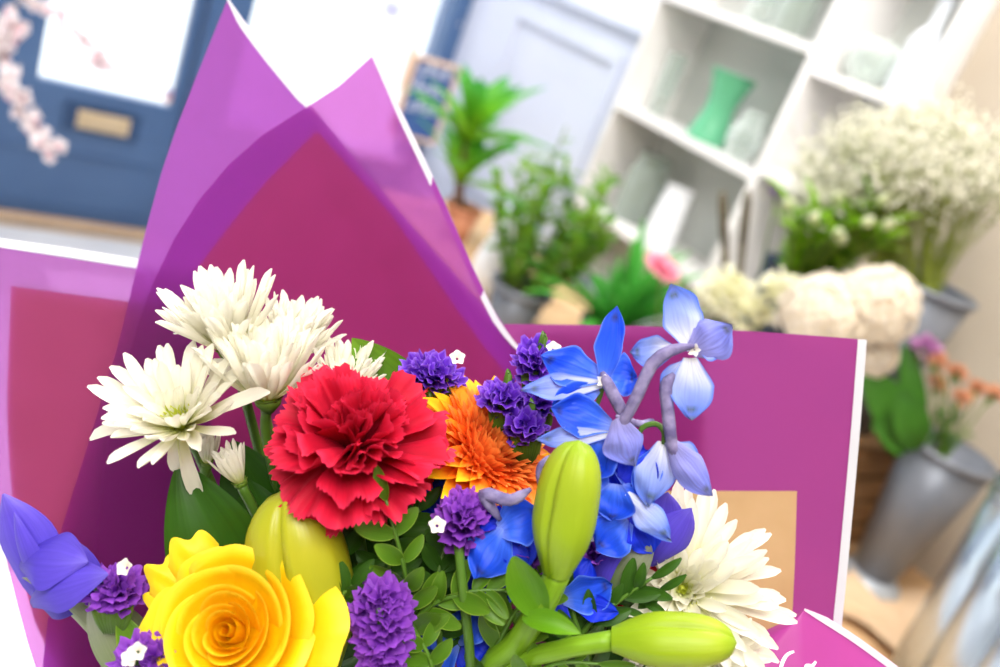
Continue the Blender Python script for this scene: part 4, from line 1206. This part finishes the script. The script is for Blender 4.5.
# the deep blue lower spike
base = foot()
root = thing('delphinium', base, 'deep blue delphinium spike low between the greenery and the upright lily bud', 'flower')
m = MB(); m.tube(bez([base, pt(480, 760, .41), pt(500, 640, .375), pt(512, 545, .362)], 18), .0028, 8); m.build('stem', M_FSTEM, root)
floret(root, .342, [((500, 530), (540, 512), 50, B_, 0, -2, .06, .2, .06), ((505, 528), (476, 578), 52, B_, 0, -4, .06, -.2, .08), ((498, 526), (484, 514), 30, D_, 1, 2, .05, .2, .05), ((508, 536), (528, 566), 44, D_, 1, 2, .05, .2, .05)],
       [(500, 520, -2), (484, 494, -6), (510, 500, -9), (531, 489, -10)], None, None, .0022)
floret(root, .348, [((562, 598), (612, 584), 44, B_, 0, -1, .06, .2, .06), ((560, 600), (545, 622), 44, D_, 0, 0, .05, .2, .05), ((572, 604), (618, 612), 26, D_, 0, -2, .06, .2, .08), ((560, 590), (590, 560), 44, D_, 2, 3, .05, .2, .05)], None, [(560, 600, 2), (520, 640, 10)])
floret(root, .372, [((452, 500), (484, 472), 40, B_, 0, 2, .06, .2, .05), ((450, 500), (438, 528), 44, D_, 0, 2, .05, .2, .05), ((456, 504), (490, 520), 40, D_, 1, 2, .05, .2, .05), ((450, 496), (430, 478), 36, D_, 1, 2, .05, .2, .05)], None, [(452, 502, 2), (480, 560, 8)])
floret(root, .360, [((455, 640), (480, 604), 52, B_, 0, 0, .06, .2, .05), ((455, 640), (418, 668), 56, B_, 0, 0, .05, .2, .05), ((460, 644), (492, 668), 50, D_, 1, 0, .05, .2, .05), ((450, 634), (440, 600), 44, D_, 2, 2, .05, .2, .05)], None, [(455, 640, 2), (470, 700, 8)])
floret(root, .364, [((488, 575), (470, 552), 40, D_, 0, 2, .06, .2, .05), ((488, 575), (520, 590), 40, D_, 0, 2, .06, .2, .05), ((484, 580), (470, 600), 34, D_, 0, 2, .06, .2, .05)], None, [(488, 575, 2), (495, 640, 8)])

# ---------------------------------------------------------------- irises
base = foot()
root = thing('iris', base, 'closed violet iris in its grey green sheath at the left edge', 'flower')
d = .345; k_ = d / FPX
m = MB()
m.leaf(pt(66, 618, .352), pt(3, 494, .342), 58 * k_, STRAP, cdir(-.2, .5, .8), .06, -.22, 16, 8, .02)
m.leaf(pt(30, 600, .348), pt(108, 574, .334), 52 * k_, SEPAL, cdir(.1, .6, .8), .16, -.30, 16, 8, .02)
m.leaf(pt(20, 560, .346), pt(88, 562, .337), 62 * k_, SEPAL, cdir(.0, .6, .8), .20, -.25, 16, 8, .03)
m.leaf(pt(56, 606, .350), pt(14, 512, .338), 40 * k_, LEAF, cdir(-.5, .1, .8), .10, -.3, 16, 8)
m.leaf(pt(60, 610, .356), pt(70, 540, .350), 70 * k_, OVAL, cdir(.2, .3, .9), .08, -.2, 12, 6)
m.build('petals', M_IRIS, root)
m = MB()
m.leaf(pt(140, 710, .358), pt(22, 578, .340), 62 * k_, LEAF, cdir(-.3, -.2, .9), -.10, -.4, 16, 8)
m.leaf(pt(150, 700, .356), pt(92, 596, .342), 58 * k_, LEAF, cdir(.3, .1, .9), -.04, -.35, 16, 8)
m.build('sheath', M_SHEATH, root)
m = MB(); m.tube(bez([pt(125, 690, .36), pt(200, 800, .40), base], 12), .004, 8); m.build('stem', M_FSTEM, root)
base = foot()
root = thing('iris', base, 'violet iris with a yellow mark just left of the tan kraft paper', 'flower')
d = .362; k_ = d / FPX
m = MB()
m.leaf(pt(655, 560, d), pt(668, 492, d - .006), 52 * k_, SEPAL, cdir(.2, .3, .9), .10, -.25, 14, 8, .04)
m.leaf(pt(650, 566, d - .002), pt(692, 508, d - .01), 44 * k_, SEPAL, cdir(.2, .1, .9), .12, -.3, 14, 8, .04)
m.leaf(pt(640, 560, d + .003), pt(640, 498, d), 44 * k_, SEPAL, cdir(-.2, .3, .9), .08, -.2, 14, 8, .04)
m.leaf(pt(600, 600, d - .004), pt(622, 548, d - .01), 40 * k_, SEPAL, cdir(-.2, .3, .9), .08, -.2, 14, 8, .04)
pet = m.build('petals', M_IRIS, root)
m = MB(); m.leaf(pt(648, 540, d - .008), pt(646, 512, d - .011), 12 * k_, OVAL, None, .05, .1, 8, 4); m.leaf(pt(634, 548, d - .008), pt(632, 530, d - .012), 10 * k_, OVAL, None, .05, .1, 8, 4); m.build('yellow_mark', M_IRISY, pet)
m = MB()
m.leaf(pt(606, 600, d - .006), pt(652, 540, d - .014), 34 * k_, OVAL, cdir(-.3, .3, .9), .12, -.3, 12, 6)
m.leaf(pt(612, 600, d - .003), pt(640, 552, d - .006), 40 * k_, OVAL, cdir(.3, .1, .9), .1, -.3, 12, 6); m.build('sheath', M_SHEATH, root)
m = MB(); m.tube(bez([pt(612, 598, d), pt(560, 720, .40), base], 12), .003, 8); m.build('stem', M_FSTEM, root)

# ---------------------------------------------------------------- statice
def cup_mesh(seedo):
    r = random.Random(seedo); m = MB()
    n = 32; p1 = r.uniform(0, 6); p2 = r.uniform(0, 6)
    def fn(u, v):
        a = 2 * pi * u
        rr = .0009 + .0046 * v ** 1.3 * (1 + .14 * sin(5 * a + p1) * v + .10 * sin(11 * a + p2) * v * v)
        return (rr * cos(a), rr * sin(a), .0075 * v - .0016 * v * v * (1 + sin(7 * a + p1))), (u, v)
    m.grid(fn, n, 5, True)
    return m
CUP = {}
def statice(px, py, d, w, h, axis, n, label, mat, whites=(), seedo=0, bracts=True, stem_r=.0014, stem_path=None, cs=1.0, tiltup=.6):
    """a head of papery cups spread over an elliptical dome"""
    r = random.Random(seedo); base = foot() if stem_path is None else pt(*stem_path[-1])
    root = thing('statice', base, label, 'flower', 'violet statice heads')
    T = frame(px, py, d, axis); k_ = d / FPX
    up = cdir(0, 1, .3)
    for i in range(n):
        q = sqrt((i + .5) / n); a = 2.39996 * i
        x, y = q * cos(a) * w / 2, q * sin(a) * h / 2
        p = pt(px + x, py - y, d + .010 * q * q - .002)
        nrm = (cdir(.9 * x / (w / 2), tiltup + .6 * y / (h / 2), .9 - .4 * q) + Vector((r.uniform(-.2, .2), r.uniform(-.2, .2), r.uniform(-.2, .2)))).normalized()
        key = (mat.name, i % 3)
        if key not in CUP:
            o = cup_mesh(i % 3).build('floret', mat, root, origin=(0, 0, 0)); CUP[key] = o
        else:
            o = CUP[key].copy(); COL.objects.link(o)
        o.parent = root
        s = r.uniform(.85, 1.2) * cs
        o.matrix_local = Matrix.Translation(p - nrm * .006 - base) @ nrm.to_track_quat('Z', 'Y').to_matrix().to_4x4() @ Matrix.Rotation(r.uniform(0, 6), 4, 'Z') @ Matrix.Scale(s, 4)
    for (wx, wy) in whites:
        m = MB(frame(wx, wy, d - .006, (r.uniform(-.3, .3), .4, .9)))
        for k in range(5):
            m.petal(.0033, .0034, OVAL, 45, 10, 2 * pi * k / 5, .0006, 0, .25, 4, 2)
        m.build('white_floret', M_STATW, root).__setitem__('label', 'tiny white flower')
    c = pt(px, py, d)
    P = bez([pt(*q) for q in stem_path], 14) if stem_path else bez([c + FW * .006, c + FW * .012 - UP * .02, base], 14)
    m = MB(); m.tube(P, stem_r, 7); m.build('stem', M_FSTEM, root)
    if bracts:
        m = MB()
        for k in range(9):
            x = (k / 8 - .5) * w * .8
            m.leaf(pt(px + x * .35, py + h * .5 + 28, d + .007), pt(px + x, py + h * .25, d + .002 + .006 * abs(x) / w), 9 * k_, LEAF, None, .05, -.3, 6, 3)
        m.build('bracts', M_CALYX, root)
    return root
Z = M_STAT
statice(430, 372, .372, 60, 26, (0, .5, .8), 16, 'violet statice head above the gerbera, against the pink film', Z, [(457, 359)], 1, stem_path=[(430, 392, .376), (426, 430, .38), (420, 520, .40), (426, 700, .44)])
statice(536, 360, .376, 36, 34, (0, .5, .8), 12, 'violet statice head topmost, left of the bright blue flower', Z, [(553, 350)], 2)
statice(503, 396, .374, 36, 26, (0, .5, .8), 10, 'small violet statice head just above the top edge of the gerbera', Z, (), 3)
statice(540, 398, .378, 30, 26, (0, .5, .8), 9, 'small violet statice head half behind the pale blue petal', Z, (), 4)
statice(526, 424, .372, 38, 24, (0, .5, .8), 11, 'violet statice head touching the upper right of the gerbera', Z, (), 5)
statice(462, 516, .336, 44, 48, (0, .5, .8), 18, 'upright violet statice with a small white flower below the gerbera', M_STATM, [(437, 526)], 6, stem_path=[(458, 540, .34), (464, 600, .342), (470, 660, .348), (470, 720, .37)], stem_r=.002, bracts=False)
statice(381, 622, .328, 56, 86, (0, .4, .9), 32, 'tall violet statice at the bottom, between the rose and the green leaves', M_STATM, (), 7, bracts=False)
statice(112, 588, .338, 56, 38, (0, .5, .8), 18, 'violet statice with a white flower beside the closed iris', M_STATM, [(127, 568)], 8)
statice(152, 660, .322, 66, 36, (0, .5, .8), 18, 'violet statice at the bottom edge under the rose', M_STATM, [(138, 652), (132, 658)], 9)
statice(534, 540, .346, 48, 56, (0, .4, .9), 18, 'violet statice with white flower between the deep blue petals and the lily bud', M_STATM, [(536, 530)], 10)
statice(602, 556, .360, 60, 56, (0, .4, .9), 20, 'violet statice with white flower to the right of the upright lily bud', M_STATM, [(595, 535)], 12, bracts=False)

# ---------------------------------------------------------------- greenery
def sprig(P, pairs, Lpx, wr, mat, label, seedo=0, alt=False, spread=50, start=.12, tipleaf=True):
    r = random.Random(seedo)
    path = bez([pt(*p) for p in P], 30); d = P[0][2]
    root = thing('leafy_sprig', path[0], label, 'foliage', 'leafy sprigs in the bouquet')
    m = MB(); m.tube(path, [.0015 - .0009 * i / len(path) for i in range(len(path))], 6); m.build('stem', M_FSTEM, root)
    m = MB(); n = len(path) - 1
    for k in range(pairs):
        i = int((start + (1 - start) * k / pairs) * n)
        t = (path[min(n, i + 1)] - path[max(0, i - 1)]).normalized()
        nv = (-FW + Vector((r.uniform(-.4, .4), r.uniform(-.4, .4), r.uniform(-.1, .5)))).normalized()
        nv = (nv - t * nv.dot(t)).normalized(); sd = t.cross(nv)
        for s in ((1, -1) if not alt else ((1,) if k % 2 else (-1,))):
            a = radians(spread + r.uniform(-18, 18)); L = Lpx * d / FPX * r.uniform(.8, 1.12) * (1 - .25 * k / pairs)
            dd = t * cos(a) + sd * s * sin(a) + nv * r.uniform(-.15, .35)
            m.leaf(path[i], path[i] + dd.normalized() * L, L * wr, OVAL, nv, r.uniform(-.08, .1), r.uniform(.05, .25), 10, 5)
    if tipleaf:
        t = (path[-1] - path[-2]).normalized(); L = Lpx * d / FPX * .75
        m.leaf(path[-1], path[-1] + t * L, L * wr * .8, OVAL, None, .05, .2, 8, 4)
    m.build('leaves', mat, root)
    return root
G, GD = M_SPRIG, M_SPRIGD
sprig([(425, 690, .36), (412, 620, .345), (404, 568, .338), (386, 500, .333)], 6, 46, .46, G, 'light green oval leaved sprig rising below the carnation', 1)
sprig([(400, 640, .35), (430, 606, .345), (470, 592, .342), (505, 590, .342)], 6, 48, .42, G, 'light green sprig lying to the right of the tall statice', 2, spread=40)
sprig([(480, 690, .36), (500, 640, .35), (520, 606, .346), (540, 590, .345)], 6, 46, .42, G, 'light green sprig left of the lily stem leaves', 3)
sprig([(560, 690, .36), (585, 630, .35), (620, 600, .348), (652, 578, .346)], 6, 46, .36, GD, 'darker pointed leaved sprig above the lying lily bud', 4, spread=42)
sprig([(600, 700, .365), (590, 660, .352), (575, 620, .35), (570, 590, .35)], 6, 46, .4, GD, 'dark sprig behind the fork of the lily stem', 5)
sprig([(335, 690, .365), (342, 620, .352), (345, 560, .35), (340, 520, .352)], 6, 44, .45, GD, 'dark green sprig between the yellow lily bud and the carnation', 6)
sprig([(380, 700, .37), (385, 600, .362), (395, 540, .36), (420, 510, .362)], 7, 40, .5, GD, 'dark green sprig deep below the carnation', 7)
sprig([(430, 720, .37), (440, 640, .358), (438, 580, .356), (446, 540, .36)], 7, 40, .48, GD, 'dark green sprig behind the thin statice stalk', 8)
sprig([(530, 720, .36), (520, 690, .346), (555, 664, .34), (600, 664, .338)], 6, 44, .4, G, 'light green sprig under the lying lily bud', 9)
sprig([(330, 700, .36), (326, 640, .34), (340, 600, .338), (352, 585, .338)], 5, 42, .5, GD, 'dark leaves between the rose and the tall statice', 10)
sprig([(410, 720, .36), (432, 690, .345), (430, 660, .342), (412, 625, .342)], 5, 46, .5, G, 'broad leaved light sprig right of the tall statice', 11, spread=60)
sprig([(640, 720, .37), (640, 660, .358), (630, 610, .356), (660, 590, .352)], 6, 40, .36, GD, 'dark sprig behind the white chrysanthemum petals', 13)
sprig([(520, 720, .38), (530, 640, .37), (560, 600, .366), (590, 580, .364)], 7, 44, .45, GD, 'dark sprig deep behind the upright lily bud', 14)
sprig([(300, 720, .39), (300, 620, .38), (330, 540, .374), (320, 500, .372)], 7, 50, .5, GD, 'dark sprig behind the yellow lily bud', 15)
def big_leaf(A, B, w, label, n=(0, .2, 1), arch=.06, mat=None, cup=.18):
    root = thing('broad_leaf', pt(*A), label, 'foliage', 'broad leaves in the bouquet')
    m = MB(); m.leaf(pt(*A), pt(*B), w * A[2] / FPX, LEAF, cdir(*n), arch, cup, 18, 8); m.build('leaf_blade', mat or M_BIGLEAF, root)
    m = MB(); e = foot(); m.tube(bez([pt(*A), pt(*A).lerp(e, .5), e], 8), .002, 6); m.build('stem', M_FSTEM, root)
big_leaf((262, 640, .372), (178, 462, .358), 96, 'broad dark leaf under the leftmost white chrysanthemum', (.2, .2, 1), .08)
big_leaf((300, 600, .385), (250, 480, .378), 90, 'dark leaf behind the yellow lily bud', (-.2, .2, 1))
big_leaf((425, 430, .393), (352, 338, .386), 62, 'pointed green leaf behind the top of the carnation', (.3, .2, 1), -.06, leafmat('mid_green_leaf', '#3f6a14', '#4f7d1a', '#6a9426'))
big_leaf((430, 500, .378), (446, 420, .372), 46, 'green leaf between the carnation and the gerbera', (.1, .2, 1))
big_leaf((420, 640, .395), (520, 480, .388), 110, 'large dark leaf deep behind the blue flowers', (0, .1, 1))
big_leaf((360, 700, .395), (400, 500, .388), 120, 'large dark leaf deep below the carnation', (0, .1, 1))
big_leaf((560, 700, .39), (650, 560, .385), 100, 'dark leaf deep behind the lily stem', (0, .1, 1))
big_leaf((300, 560, .39), (232, 440, .385), 80, 'dark leaf behind the small white bud', (-.1, .1, 1))
big_leaf((160, 690, .352), (118, 610, .345), 34, 'narrow green leaf below the left statice', (.2, .2, 1), .06, M_SPRIG)
# small glimpse of another red flower
base = foot(); T = frame(634, 592, .37, (.3, .3, .9))
root = thing('red_flower', base, 'glimpse of a dark red flower behind the leaves by the right white chrysanthemum', 'flower')
m = MB(T); r = random.Random(77)
for k in range(14):
    m.petal(.011, .012, FAN, 60 - 3 * k, 20, 2.4 * k, .002, 0, .1, 5, 6, ruf=.001, rf=2, ph=r.uniform(0, 6))
m.build('petals', M_CARN, root); flower_stem(root, T, base)
for o in list(bpy.data.objects):
    if '_o' in o: del o['_o']
